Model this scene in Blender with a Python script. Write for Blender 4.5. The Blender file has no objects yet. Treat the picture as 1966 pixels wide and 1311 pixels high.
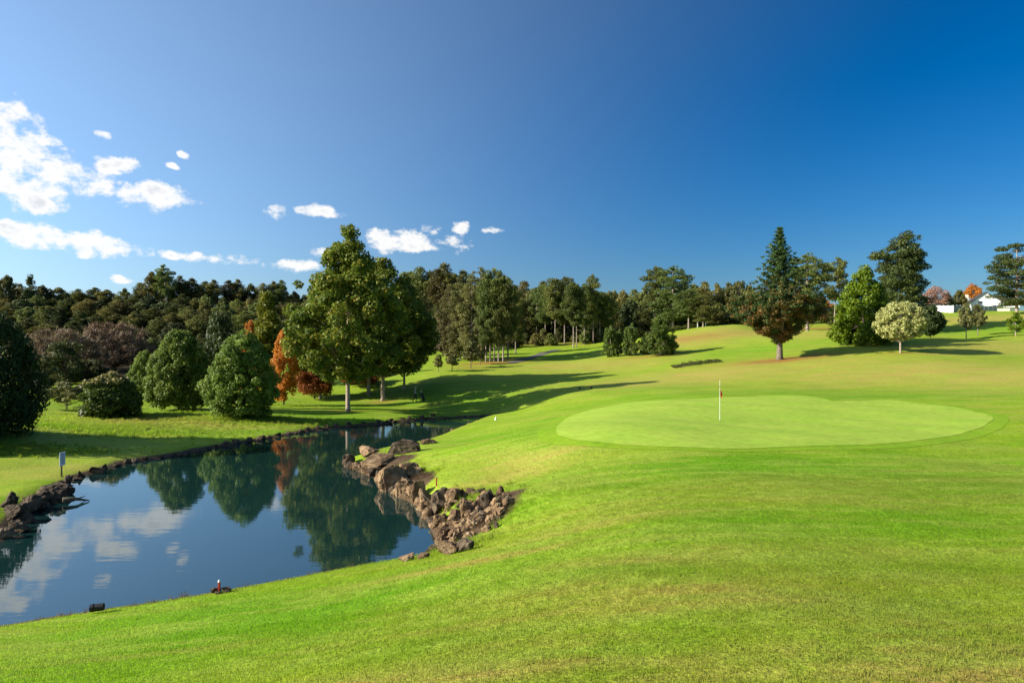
import bpy, bmesh, math, random
import numpy as np
from mathutils import Vector, noise as mnoise

# ------------------------------------------------------------------ camera, sky, sun, exposure
scene = bpy.context.scene
COL = scene.collection
F, CX, HY, CAMZ = 1311.0, 983.0, 686.0, 6.0       # focal length / principal column / horizon row of the photograph, camera height over the pond
SUN_EL, SUN_AZ = math.radians(26.0), math.radians(100.0)   # azimuth measured from +Y towards -X

cam_d = bpy.data.cameras.new('camera'); cam = bpy.data.objects.new('camera', cam_d); COL.objects.link(cam)
cam.location = (0, 0, CAMZ); cam.rotation_euler = (math.radians(90), 0, 0)
cam_d.sensor_width = 36.0; cam_d.lens = 36.0 * F / 1966.0
cam_d.shift_y = 30.5 / 1966.0
cam_d.clip_start = 0.1; cam_d.clip_end = 5000
scene.camera = cam

sun_dir = Vector((-math.sin(SUN_AZ) * math.cos(SUN_EL), math.cos(SUN_AZ) * math.cos(SUN_EL), math.sin(SUN_EL)))
sl = bpy.data.lights.new('sun', 'SUN'); so = bpy.data.objects.new('sun', sl); COL.objects.link(so)
sl.energy = 5.0; sl.angle = math.radians(0.5); sl.color = (1.0, 0.92, 0.79)
so.rotation_euler = sun_dir.to_track_quat('Z', 'Y').to_euler()

scene.view_settings.view_transform = 'Standard'
scene.view_settings.look = 'None'
scene.view_settings.exposure = 1.0
scene.view_settings.gamma = 1.0
scene.cycles.max_bounces = 8
scene.cycles.diffuse_bounces = 3
scene.cycles.transparent_max_bounces = 8

world = bpy.data.worlds.new('World'); scene.world = world; world.use_nodes = True

AUR = (3.9, 5.1, 6.1)
def build_world():
    nt = world.node_tree; N = nt.nodes; L = nt.links
    bg = N['Background']
    sky = N.new('ShaderNodeTexSky'); sky.sky_type = 'NISHITA'; sky.sun_disc = False
    sky.sun_elevation = SUN_EL; sky.sun_rotation = -SUN_AZ
    sky.altitude = 50; sky.air_density = 1.0; sky.dust_density = 1.6; sky.ozone_density = 4.5
    gm = N.new('ShaderNodeGamma'); gm.inputs['Gamma'].default_value = 1.30
    hs = N.new('ShaderNodeHueSaturation'); hs.inputs['Saturation'].default_value = 1.25; hs.inputs['Value'].default_value = 0.63
    L.new(sky.outputs[0], gm.inputs[0]); L.new(gm.outputs[0], hs.inputs['Color'])
    def math_(op, a, b=None, clamp=False):
        n = N.new('ShaderNodeMath'); n.operation = op; n.use_clamp = clamp
        for i, v in enumerate((a, b)):
            if v is None: continue
            if isinstance(v, (int, float)): n.inputs[i].default_value = v
            else: L.new(v, n.inputs[i])
        return n.outputs[0]
    tc = N.new('ShaderNodeTexCoord')
    sep = N.new('ShaderNodeSeparateXYZ'); L.new(tc.outputs['Generated'], sep.inputs[0])
    az = math_('ARCTAN2', sep.outputs[0], sep.outputs[1])
    el = math_('ARCSINE', sep.outputs[2])
    # aerosol aureole round the sun: whitens the sky towards the sun's side and the horizon
    vd = N.new('ShaderNodeVectorMath'); vd.operation = 'DOT_PRODUCT'; L.new(tc.outputs['Generated'], vd.inputs[0]); vd.inputs[1].default_value = tuple(sun_dir)
    am = N.new('ShaderNodeMapRange'); am.interpolation_type = 'SMOOTHSTEP'; L.new(vd.outputs['Value'], am.inputs[0]); am.inputs[1].default_value = -.42; am.inputs[2].default_value = .95
    eh = N.new('ShaderNodeMapRange'); eh.interpolation_type = 'SMOOTHSTEP'; L.new(el, eh.inputs[0]); eh.inputs[1].default_value = 0.0; eh.inputs[2].default_value = .9; eh.inputs[3].default_value = 1.0; eh.inputs[4].default_value = .32
    aw = math_('MULTIPLY', am.outputs[0], eh.outputs[0])
    ac = N.new('ShaderNodeMix'); ac.data_type = 'RGBA'; ac.blend_type = 'ADD'; L.new(aw, ac.inputs[0]); L.new(hs.outputs[0], ac.inputs[6]); ac.inputs[7].default_value = (AUR[0], AUR[1], AUR[2], 1)
    # edge warp and billows
    nz = N.new('ShaderNodeTexNoise'); nz.inputs['Scale'].default_value = 20; nz.inputs['Detail'].default_value = 10; nz.inputs['Roughness'].default_value = 0.63
    mp = N.new('ShaderNodeMapping'); mp.inputs['Scale'].default_value = (1, 1, 1.5); L.new(tc.outputs['Generated'], mp.inputs[0]); L.new(mp.outputs[0], nz.inputs['Vector'])
    nw = N.new('ShaderNodeTexNoise'); nw.inputs['Scale'].default_value = 11; nw.inputs['Detail'].default_value = 3
    L.new(tc.outputs['Generated'], nw.inputs['Vector'])
    sw = N.new('ShaderNodeSeparateColor'); L.new(nw.outputs['Color'], sw.inputs[0])
    azw = math_('ADD', az, math_('MULTIPLY', math_('SUBTRACT', sw.outputs[0], 0.5), 0.07))
    elw = math_('ADD', el, math_('MULTIPLY', math_('SUBTRACT', sw.outputs[1], 0.5), 0.035))
    blobs = [(15,215,66,46),(-10,300,90,60),(25,300,85,55),(5,360,60,40),(75,340,95,50),(170,362,70,26),(215,318,42,22),(312,380,72,22),(60,388,32,18),(85,455,100,28),(10,440,60,20),
             (155,488,40,12),(232,483,50,20),(525,410,24,15),(622,411,44,10),(395,497,62,11),(470,500,65,12),(545,507,50,13),(620,486,32,11),
             (810,466,82,24),(885,440,18,12),(938,449,22,7),(190,255,20,11),(345,293,14,6),(320,320,14,6),(240,537,24,8),(330,488,30,9)]
    # the same broken cloud field goes on to the left, outside the picture
    blobs += [(-140,250,110,60),(-300,400,140,45),(-520,300,150,70),(-800,420,220,60),(-1200,250,300,110),(-1900,380,500,90)]
    acc = None
    for (px, py, wx, wy) in blobs:
        a = math.atan2(px - CX, F); rr = math.hypot(px - CX, F)
        e = math.atan2(HY - py, rr)
        sa = wx / F * math.cos(a) ** 2 + 1e-4; se = wy / F * math.cos(a)
        dx = math_('MULTIPLY', math_('SUBTRACT', azw, a), 1 / sa); dy = math_('MULTIPLY', math_('SUBTRACT', elw, e), 1 / se)
        d = math_('ADD', math_('MULTIPLY', dx, dx), math_('MULTIPLY', dy, dy))
        v = math_('SUBTRACT', 1.0, d)
        acc = v if acc is None else math_('SMOOTH_MAX' if False else 'MAXIMUM', acc, v)
    acc = math_('MAXIMUM', acc, -4.0)
    dens = math_('ADD', math_('MULTIPLY', acc, 0.62), math_('MULTIPLY', math_('SUBTRACT', nz.outputs[0], 0.48), 5.6))
    mr = N.new('ShaderNodeMapRange'); mr.interpolation_type = 'SMOOTHSTEP'
    L.new(dens, mr.inputs[0]); mr.inputs[1].default_value = -.08; mr.inputs[2].default_value = 0.75
    mr2 = N.new('ShaderNodeMapRange'); mr2.interpolation_type = 'SMOOTHSTEP'
    L.new(dens, mr2.inputs[0]); mr2.inputs[1].default_value = 0.8; mr2.inputs[2].default_value = 1.7
    cc = N.new('ShaderNodeMix'); cc.data_type = 'RGBA'
    cc.inputs[6].default_value = (8.8, 8.7, 8.5, 1); cc.inputs[7].default_value = (6.6, 6.7, 7.0, 1)
    L.new(mr2.outputs[0], cc.inputs[0])
    mx = N.new('ShaderNodeMix'); mx.data_type = 'RGBA'
    L.new(math_('MULTIPLY', mr.outputs[0], 0.93), mx.inputs[0]); L.new(ac.outputs[2], mx.inputs[6]); L.new(cc.outputs[2], mx.inputs[7])
    L.new(mx.outputs[2], bg.inputs['Color']); bg.inputs['Strength'].default_value = 0.060
build_world()

# ------------------------------------------------------------------ small helpers
RNG = np.random.default_rng(7)
def P(px, py, D): return np.array([(px - CX) / F * D, D, CAMZ + (HY - py) / F * D])

def tag(o, label=None, cat=None, group=None, kind=None):
    if label: o['label'] = label
    if cat: o['category'] = cat
    if group: o['group'] = group
    if kind: o['kind'] = kind
    return o
def link(name, me, mat=None, parent=None):
    o = bpy.data.objects.new(name, me); COL.objects.link(o)
    if mat is not None and len(me.materials) == 0: me.materials.append(mat)
    if parent is not None: o.parent = parent
    return o
def empty(name, loc=(0, 0, 0), rz=0.0):
    o = bpy.data.objects.new(name, None); COL.objects.link(o); o.empty_display_size = 0.3
    o.location = loc; o.rotation_euler = (0, 0, rz); return o
def mesh_np(name, verts, faces, attrs=None, smooth=False):
    """verts (N,3); faces (M,k) with a constant k"""
    me = bpy.data.meshes.new(name)
    verts = np.ascontiguousarray(verts, dtype=np.float32); faces = np.ascontiguousarray(faces, dtype=np.int32)
    me.vertices.add(len(verts)); me.vertices.foreach_set('co', verts.ravel())
    k = faces.shape[1]
    me.loops.add(faces.size); me.loops.foreach_set('vertex_index', faces.ravel())
    me.polygons.add(len(faces)); me.polygons.foreach_set('loop_start', np.arange(0, faces.size, k, dtype=np.int32))
    if smooth: me.polygons.foreach_set('use_smooth', np.ones(len(faces), dtype=bool))
    if attrs:
        for an, av in attrs.items():
            a = me.attributes.new(an, 'FLOAT', 'POINT'); a.data.foreach_set('value', np.ascontiguousarray(av, dtype=np.float32))
    me.update(calc_edges=True); return me
def bm_obj(name, bm, mat, parent=None, smooth=False):
    me = bpy.data.meshes.new(name)
    if smooth:
        for f in bm.faces: f.smooth = True
    bm.normal_update(); bm.to_mesh(me); bm.free()
    return link(name, me, mat, parent)
def add_box(bm, c, s, rz=0.0):
    vs = []
    ca, sa = math.cos(rz), math.sin(rz)
    for x in (-.5, .5):
        for y in (-.5, .5):
            for z in (-.5, .5):
                X, Y = x * s[0], y * s[1]
                vs.append(bm.verts.new((c[0] + X * ca - Y * sa, c[1] + X * sa + Y * ca, c[2] + z * s[2])))
    for f in ((0,1,3,2),(4,6,7,5),(0,4,5,1),(2,3,7,6),(0,2,6,4),(1,5,7,3)): bm.faces.new([vs[i] for i in f])
def add_tube(bm, pts, rads, n=8, cap=True):
    pts = [Vector(p) for p in pts]; rings = []
    for i, p in enumerate(pts):
        d = (pts[min(i + 1, len(pts) - 1)] - pts[max(i - 1, 0)]).normalized()
        a = d.cross(Vector((0, 0, 1)) if abs(d.z) < .9 else Vector((1, 0, 0))).normalized(); b = d.cross(a)
        rings.append([bm.verts.new(p + (a * math.cos(t * 2 * math.pi / n) + b * math.sin(t * 2 * math.pi / n)) * rads[i]) for t in range(n)])
    for r0, r1 in zip(rings, rings[1:]):
        for t in range(n): bm.faces.new((r0[t], r0[(t + 1) % n], r1[(t + 1) % n], r1[t]))
    if cap: bm.faces.new(rings[0][::-1]); bm.faces.new(rings[-1])

# ------------------------------------------------------------------ materials
def new_mat(name):
    m = bpy.data.materials.new(name); m.use_nodes = True
    nt = m.node_tree; return m, nt, nt.nodes['Principled BSDF']
def simple_mat(name, col, rough=0.6, spec=0.3, noise=None, metal=0.0):
    m, nt, b = new_mat(name)
    b.inputs['Roughness'].default_value = rough; b.inputs['Specular IOR Level'].default_value = spec; b.inputs['Metallic'].default_value = metal
    if noise:
        sc, amt = noise
        g = nt.nodes.new('ShaderNodeNewGeometry'); n = nt.nodes.new('ShaderNodeTexNoise'); n.inputs['Scale'].default_value = sc; n.inputs['Detail'].default_value = 5
        nt.links.new(g.outputs['Position'], n.inputs['Vector'])
        r = nt.nodes.new('ShaderNodeValToRGB')
        r.color_ramp.elements[0].color = tuple(c * (1 - amt) for c in col) + (1,); r.color_ramp.elements[1].color = tuple(min(1, c * (1 + amt)) for c in col) + (1,)
        r.color_ramp.elements[0].position = .3; r.color_ramp.elements[1].position = .7
        nt.links.new(n.outputs[0], r.inputs[0]); nt.links.new(r.outputs[0], b.inputs['Base Color'])
        bp = nt.nodes.new('ShaderNodeBump'); bp.inputs['Strength'].default_value = .3; bp.inputs['Distance'].default_value = .02
        nt.links.new(n.outputs[0], bp.inputs['Height']); nt.links.new(bp.outputs[0], b.inputs['Normal'])
    else: b.inputs['Base Color'].default_value = tuple(col) + (1,)
    return m

LEAFM = {}
def leaf_mat(name, ca, cb, autumn=None, trans=0.35, vary=0.12):
    m, nt, b = new_mat(name); N = nt.nodes; L = nt.links
    at = N.new('ShaderNodeAttribute'); at.attribute_name = 'tint'
    r = N.new('ShaderNodeValToRGB'); r.color_ramp.elements[0].color = tuple(ca) + (1,); r.color_ramp.elements[1].color = tuple(cb) + (1,)
    L.new(at.outputs['Fac'], r.inputs[0]); col = r.outputs[0]
    if autumn:
        a2 = N.new('ShaderNodeAttribute'); a2.attribute_name = 'autumn'
        mx = N.new('ShaderNodeMix'); mx.data_type = 'RGBA'; L.new(a2.outputs['Fac'], mx.inputs[0]); L.new(col, mx.inputs[6]); mx.inputs[7].default_value = tuple(autumn) + (1,)
        col = mx.outputs[2]
    oi = N.new('ShaderNodeObjectInfo'); hs = N.new('ShaderNodeHueSaturation')
    mr = N.new('ShaderNodeMapRange'); mr.inputs[3].default_value = 1 - 2 * vary; mr.inputs[4].default_value = 1 + 2 * vary
    L.new(oi.outputs['Random'], mr.inputs[0]); L.new(mr.outputs[0], hs.inputs['Value'])
    mh = N.new('ShaderNodeMapRange'); mh.inputs[3].default_value = .5 - vary * .15; mh.inputs[4].default_value = .5 + vary * .15
    mm = N.new('ShaderNodeMath'); mm.operation = 'FRACT'; mu = N.new('ShaderNodeMath'); mu.operation = 'MULTIPLY'; mu.inputs[1].default_value = 7.31
    L.new(oi.outputs['Random'], mu.inputs[0]); L.new(mu.outputs[0], mm.inputs[0]); L.new(mm.outputs[0], mh.inputs[0]); L.new(mh.outputs[0], hs.inputs['Hue'])
    L.new(col, hs.inputs['Color'])
    b.inputs['Roughness'].default_value = .55; b.inputs['Specular IOR Level'].default_value = .25
    L.new(hs.outputs[0], b.inputs['Base Color'])
    tr = N.new('ShaderNodeBsdfTranslucent'); L.new(hs.outputs[0], tr.inputs['Color'])
    mixs = N.new('ShaderNodeMixShader'); mixs.inputs[0].default_value = trans
    L.new(b.outputs[0], mixs.inputs[1]); L.new(tr.outputs[0], mixs.inputs[2]); L.new(mixs.outputs[0], N['Material Output'].inputs['Surface'])
    LEAFM[name] = m; return m

bark_grey = simple_mat('bark_grey', (.16, .13, .10), .9, .1, (6, .45))
bark_pale = simple_mat('bark_pale', (.34, .27, .21), .9, .1, (6, .4))
bark_dark = simple_mat('bark_dark', (.06, .045, .035), .9, .1, (6, .4))
bark_pine = simple_mat('bark_pine', (.27, .22, .18), .9, .1, (5, .45))
leaf_mat('leaf_gum', (.070, .118, .012), (.205, .240, .024), (.36, .25, .03), .4, .05)
leaf_mat('leaf_bush', (.060, .110, .010), (.245, .320, .050), None, .35, .05)
leaf_mat('leaf_bush_dark', (.040, .070, .010), (.125, .165, .022), (.32, .28, .10), .25, .05)
leaf_mat('leaf_evergreen', (.020, .040, .012), (.065, .105, .020), None, .25, .1)
leaf_mat('leaf_yellowgreen', (.105, .135, .010), (.25, .25, .022), None, .35, .05)
leaf_mat('leaf_orange', (.38, .115, .014), (.62, .26, .034), None, .42, .05)
leaf_mat('leaf_rust', (.16, .048, .012), (.36, .13, .022), None, .3, .08)
leaf_mat('leaf_pine', (.065, .095, .018), (.190, .215, .045), None, .3, .14)
leaf_mat('leaf_pine_dry', (.078, .082, .022), (.215, .200, .062), None, .3, .10)
leaf_mat('leaf_forest', (.078, .092, .020), (.225, .222, .052), None, .3, .24)
leaf_mat('leaf_forest_dark', (.046, .064, .018), (.135, .150, .040), None, .28, .22)
leaf_mat('leaf_conifer', (.028, .065, .016), (.085, .145, .032), (.27, .135, .035), .25, .06)
leaf_mat('leaf_cypress', (.038, .062, .014), (.110, .135, .032), None, .25, .06)
leaf_mat('leaf_lime', (.065, .125, .006), (.195, .255, .010), None, .35, .05)
leaf_mat('leaf_variegated', (.22, .24, .055), (.56, .55, .22), None, .3, .03)
leaf_mat('leaf_olive', (.11, .115, .032), (.25, .23, .08), None, .3, .1)
leaf_mat('leaf_green', (.055, .105, .014), (.15, .205, .035), None, .3, .08)
leaf_mat('leaf_pink', (.28, .14, .10), (.46, .27, .20), None, .35, .05)
leaf_mat('twig_brown', (.085, .060, .036), (.27, .180, .100), None, .15, .06)

# ------------------------------------------------------------------ terrain
def wl(px, py):                                   # a point of the water line (pond level is z = 0)
    D = CAMZ * F / (py - HY); return ((px - CX) / F * D, D)
near_shore = [wl(*p) for p in [(0,1205),(85,1190),(170,1177),(300,1158),(400,1142),(480,1128),(560,1113),(640,1098),(740,1080),(800,1070),(845,1062)]]
cove = [wl(*p) for p in [(846,1045),(838,1028),(826,1003),(806,972),(770,952),(742,940),(722,918),(690,905),(664,893),(662,883)]]
back = [(-8.3, 43.5), (-6.6, 46.2), (-5.6, 50.5), (-4.9, 55.0), (-3.9, 60.5), (-2.6, 66.0), (-1.2, 69.2)]
far_shore = [wl(*p) for p in [(955,798),(900,801),(830,804),(750,812),(690,818),(640,823),(590,829),(500,845),(400,862),(330,877),(240,890),(180,908),(120,932),(60,975),(15,1020),(-10,1048)]]
off_left = [(-22.0, 19.5), (-32, 17.5), (-48, 17), (-52, 11), (-44, 5), (-28, 8.5), (-18, 13.0)]
WATER = np.array(near_shore + cove + back + far_shore + off_left)

def signed_dist(x, y, poly=WATER):
    """positive outside the polygon, negative inside"""
    x = np.asarray(x, float); y = np.asarray(y, float)
    d2 = np.full(x.shape, 1e18); inside = np.zeros(x.shape, bool)
    for (x0, y0), (x1, y1) in zip(poly, np.roll(poly, -1, axis=0)):
        ex, ey = x1 - x0, y1 - y0
        t = np.clip(((x - x0) * ex + (y - y0) * ey) / (ex * ex + ey * ey + 1e-12), 0, 1)
        d2 = np.minimum(d2, (x - x0 - t * ex) ** 2 + (y - y0 - t * ey) ** 2)
        c = ((y0 > y) != (y1 > y))
        with np.errstate(divide='ignore', invalid='ignore'):
            xi = x0 + (y - y0) * ex / (ey if ey != 0 else 1e-12)
        inside ^= c & (x < xi)
    d = np.sqrt(d2); return np.where(inside, -d, d)

CP = [  # (photo column, photo row, distance): ground points with an estimated distance
    (1966,1311,6.0),(1500,1311,6.2),(983,1311,6.6),(500,1311,8.0),(0,1311,9.6),(1400,1200,8.2),(1900,1200,8.4),(900,1200,9.6),(500,1220,11.2),
    (1400,1100,11.0),(1900,1100,11.4),(1000,1100,12.4),(1500,1000,15),(1900,1000,15.5),(1200,1000,16),(1000,1020,18.2),(1500,930,20),(1900,930,20.5),(1200,930,21.5),
    (990,950,22.5),(1080,900,26.5),(1000,900,28.5),(900,905,29.6),(900,850,38.8),(840,858,39.2),(820,895,32.2),(870,930,27.6),(780,878,35.6),(850,915,29.6),(1000,810,48),(930,814,52),(1100,785,55),
    (1068,825,33.5),(1180,850,29),(1400,863,27),(1700,852,28.5),(1382,808,37),(1640,812,36.5),(1905,803,37),(1966,800,37.5),(1200,780,46),(1400,762,50),(1640,772,46.5),(1520,760,51),
    (1100,868,28.5),(1400,885,24.5),(1800,885,25),(1966,880,25.5),
    (1230,741,70),(1100,758,66),(1000,774,71),(1400,744,62),(1700,748,58),(1900,757,51),(1966,750,54),(1900,702,69),(1900,675,82),(1966,698,71),(1966,673,83),(1700,700,72),(1497,690,84),(1400,715,76),(1300,722,78),
    (1730,677,80),(1650,663,90),(1728,640,116),(1785,648,97),(1855,650,100),(1950,645,98),(1850,600,150),(1966,602,138),(1850,622,122),(1720,628,125),(1420,625,130),(1300,650,122),
    (1490,640,125),(1560,634,120),(1270,681,105),(1180,684,108),(1340,696,88),(1420,665,105),(1100,690,115),(1150,664,140),(1000,691,115),(1060,662,148),(980,694,112),(905,707,103),(860,713,98),(860,735,88),(950,722,92),
    (950,752,80),(1080,722,90),(1200,710,92),(797,772,79),(668,787,70),(735,769,82),(548,763,84),(600,800,63.5),(345,787,65),(345,835,51),(465,800,58.5),(215,800,58),(100,800,58),(0,828,46),(0,870,40),(0,902,35),
    (200,868,41),(450,832,52),(200,742,80),(100,735,86),(400,745,85),(150,880,38.5),(60,930,33)]
CPW = [(0,0,4.4),(-6,2,3.5),(8,0,4.5),(0,-40,5.5),(-40,-40,3.5),(45,-40,6),(35,0,4.6),(40,30,3.7),(52,60,4.6),(80,90,8.5),(105,140,15.2),(60,0,5.5),(-50,-10,3),(-70,5,3.0),(-70,30,3.0),(-45,45,2.0),(-60,60,3),(-80,80,4),
       (-90,110,5.5),(-60,115,5.0),(-30,115,4.5),(-130,150,11),(-70,155,10),(-25,150,8.5),(-190,230,22),(-100,235,20),(-30,230,16),(10,180,11),(30,230,15),(-200,330,31),(-60,330,27),(60,330,22),(55,170,13.5),(95,180,17.0),
       (120,172,16.8),(85,165,16.4),(140,250,20),(200,200,21),(200,100,14),(200,0,9),(-200,100,12),(-200,0,6),(-300,600,34),(0,600,30),(300,600,30),(-400,200,30),(400,200,26),(400,600,30),(-450,600,34),(500,0,14),(-450,0,10),(250,350,27),(125,205,17.5),(108,157,16.6),(96,153,16.0)]
pts = [P(*c) for c in CP] + [np.array(c, float) for c in CPW]
for (x, y) in near_shore[::2]: pts.append(np.array([x, y, .18]))
for (x, y) in cove[::2]: pts.append(np.array([x, y, .25]))
for (x, y) in back: pts.append(np.array([x + .6, y, .45]))
for (x, y) in far_shore[::2]: pts.append(np.array([x, y, .30]))
pts = np.array(pts)
def _tps(r2): return np.where(r2 > 1e-12, r2 * np.log(r2 + 1e-12), 0.0)
_S = 50.0; _X = pts[:, :2] / _S
_n = len(pts); _K = _tps(((_X[:, None] - _X[None]) ** 2).sum(-1)) + np.eye(_n) * 2e-4
_Pm = np.c_[np.ones(_n), _X]; _A = np.zeros((_n + 3, _n + 3)); _A[:_n, :_n] = _K; _A[:_n, _n:] = _Pm; _A[_n:, :_n] = _Pm.T
_W = np.linalg.solve(_A, np.r_[pts[:, 2], np.zeros(3)])
def hbase(x, y):
    x = np.atleast_1d(np.asarray(x, float)); y = np.atleast_1d(np.asarray(y, float)); out = np.empty(x.shape)
    fx, fy, fo = x.ravel(), y.ravel(), out.ravel()
    for i in range(0, len(fx), 40000):
        q = np.c_[fx[i:i + 40000], fy[i:i + 40000]] / _S
        fo[i:i + 40000] = _tps(((q[:, None] - _X[None]) ** 2).sum(-1)) @ _W[:_n] + np.c_[np.ones(len(q)), q] @ _W[_n:]
    return fo.reshape(x.shape)
def sstep(a, b, v): t = np.clip((v - a) / (b - a), 0, 1); return t * t * (3 - 2 * t)
def H(x, y):
    x = np.atleast_1d(np.asarray(x, float)); y = np.atleast_1d(np.asarray(y, float))
    z = np.maximum(hbase(x, y), 0.22); s = signed_dist(x, y)
    z = z + 0.035 * np.sin(x * .9 + 1.3 * np.sin(y * .55)) * np.sin(y * .7 + x * .23) * sstep(.5, 4, s)
    z = np.where(s > 0, 0.05 + (z - 0.05) * sstep(-.25, 1.1, s), 0.05 - 1.6 * sstep(0, 3.0, -s) - .12 * sstep(0, .25, -s))
    return z
def h1(x, y): return float(H(x, y)[0])
def ground_at(px, D): x = (px - CX) / F * D; return np.array([x, D, h1(x, D)])
def G(px, py, d0=4.0, d1=330.0):
    """first point where the sight line through a photo pixel meets the ground"""
    D = np.exp(np.linspace(math.log(d0), math.log(d1), 900)); x = (px - CX) / F * D; z = CAMZ + (HY - py) / F * D
    k = np.nonzero(z <= H(x, D))[0]
    d = D[k[0]] if len(k) else d1
    return np.array([(px - CX) / F * d, d, h1((px - CX) / F * d, d)])

GREEN_PX = [(1068,826),(1085,806),(1130,788),(1210,773),(1300,767),(1400,763),(1480,760),(1540,760),(1585,766),(1600,771),(1640,770),(1700,769),(1770,775),(1850,786),(1905,801),(1890,818),(1840,835),(1760,847),(1650,855),(1500,860),(1380,862),(1250,858),(1150,851),(1090,842)]
_gp = np.array([G(px, py)[:2] for px, py in GREEN_PX])
GREEN_C = np.array([10.5, 36.5])
def smooth_closed(poly, n):
    m = len(poly); t = np.linspace(0, m, n, endpoint=False); out = []
    for u in t:
        i = int(u) % m; f = u - int(u); p0, p1, p2, p3 = (poly[(i + k - 1) % m] for k in range(4))
        out.append(.5 * ((2 * p1) + (-p0 + p2) * f + (2 * p0 - 5 * p1 + 4 * p2 - p3) * f * f + (-p0 + 3 * p1 - 3 * p2 + p3) * f ** 3))
    return np.array(out)
GREEN = smooth_closed(_gp, 160)

def splat(x, y, items):
    """items: (photo column, photo row, radius across m, radius along the view m, weight)"""
    a = np.zeros(x.shape)
    for px, py, rx, ry, w in items:
        c = G(px, py); a = np.maximum(a, w * np.exp(-((x - c[0]) / rx) ** 2 - ((y - c[1]) / ry) ** 2))
    return a
DRY = [(1950,1290,2.4,1.6,1.0),(300,812,9,3,.55),(120,845,7,2.5,.5),(60,905,4,2,.6),(1350,1140,3.5,.45,.6),(1650,1250,2.4,.5,.6),(1200,1180,3.0,.5,.5),(1750,1200,3,.5,.5),(1400,1060,5,.6,.4),(1500,1290,2.5,.6,.55),(800,1300,2.2,.9,.7),(1000,1240,2.0,.6,.5),(1300,1125,4,.9,.5),(1700,1110,4,.8,.4),(1000,905,3.4,2.4,.7),(1070,930,2.6,1.6,.4),(950,880,2.5,2,.35),(930,1075,3,.5,.7),(1600,1060,5,1,.35),
       (1350,722,16,9,.95),(1750,715,16,9,.9),(1550,700,14,8,.75),(1950,720,14,9,.9),(1100,702,12,8,.8),(1180,700,10,8,.8),(1300,655,12,10,1),(1400,640,12,9,1),(1000,722,12,5,.45),(1900,612,25,10,1),(1600,640,12,8,.9),(1900,668,22,8,.8),(140,898,5,2,.6),(250,880,3,2,.5),(1190,735,6,3,.6),
       (1560,928,5,2.0,.4),(1150,1000,2.5,1.2,.5)]
LUSH = [(1500,900,14,3.5,1),(1250,900,5,3,.9),(1850,920,9,4,.9),(1450,752,18,3.5,1),(1650,760,14,4,1),(1250,745,7,4,.8),(1150,1090,4,1,.6),(650,1160,6,2,.9),(300,1230,6,3,.9),(480,1170,5,2,.9),(1400,1010,7,1.6,.7),(1850,1000,6,2,.6),(1450,672,14,7,.7),(1900,632,18,5,1),
        (1120,678,9,9,.8),(650,800,12,6,.9),(850,770,20,10,.8),(450,830,14,3,.9),(1600,665,18,5,.6),(1030,830,4,6,.9),(900,850,4,4,.7),(1100,800,5,6,.7)]
LITTER = [(1500,692,6.5,2.2,1),(1440,697,4,1.2,.6),(1560,684,4,1.5,.7),(940,697,6,2.5,1),(975,690,4,2,.9),(905,706,3,2,.6),(1555,632,7,3,.8),(1265,683,5,2,.6),(735,772,2,1,.7),(670,789,1.4,.8,.6),(1728,679,3,1,.45),(1320,650,8,4,.6),(1060,662,10,4,.5),(1945,594,10,4,.6)]
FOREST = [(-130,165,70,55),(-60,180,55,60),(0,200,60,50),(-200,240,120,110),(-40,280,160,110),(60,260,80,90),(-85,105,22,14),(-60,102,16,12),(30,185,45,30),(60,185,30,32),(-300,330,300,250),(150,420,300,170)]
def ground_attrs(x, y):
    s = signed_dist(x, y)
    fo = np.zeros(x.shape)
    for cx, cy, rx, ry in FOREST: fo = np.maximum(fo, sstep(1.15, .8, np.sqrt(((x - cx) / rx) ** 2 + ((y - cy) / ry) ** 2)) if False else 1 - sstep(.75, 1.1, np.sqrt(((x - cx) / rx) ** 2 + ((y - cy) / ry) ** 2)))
    soil = (1 - sstep(.15, .75, s)) * np.where(y > 21.5, 1, .85)
    for px, py, rx, ry in [(900,1000,1.9,2.4),(945,965,1.3,1.2),(860,1050,1.5,.8),(730,895,2.2,2.0),(790,935,1.2,1.6)]:
        c = G(px, py); soil = np.maximum(soil, np.exp(-(((x - c[0]) / rx) ** 2 + ((y - c[1]) / ry) ** 2) ** 2))
    return dict(dry=splat(x, y, DRY), lush=splat(x, y, LUSH), litter=splat(x, y, LITTER), wood=fo, soil=soil)

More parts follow.
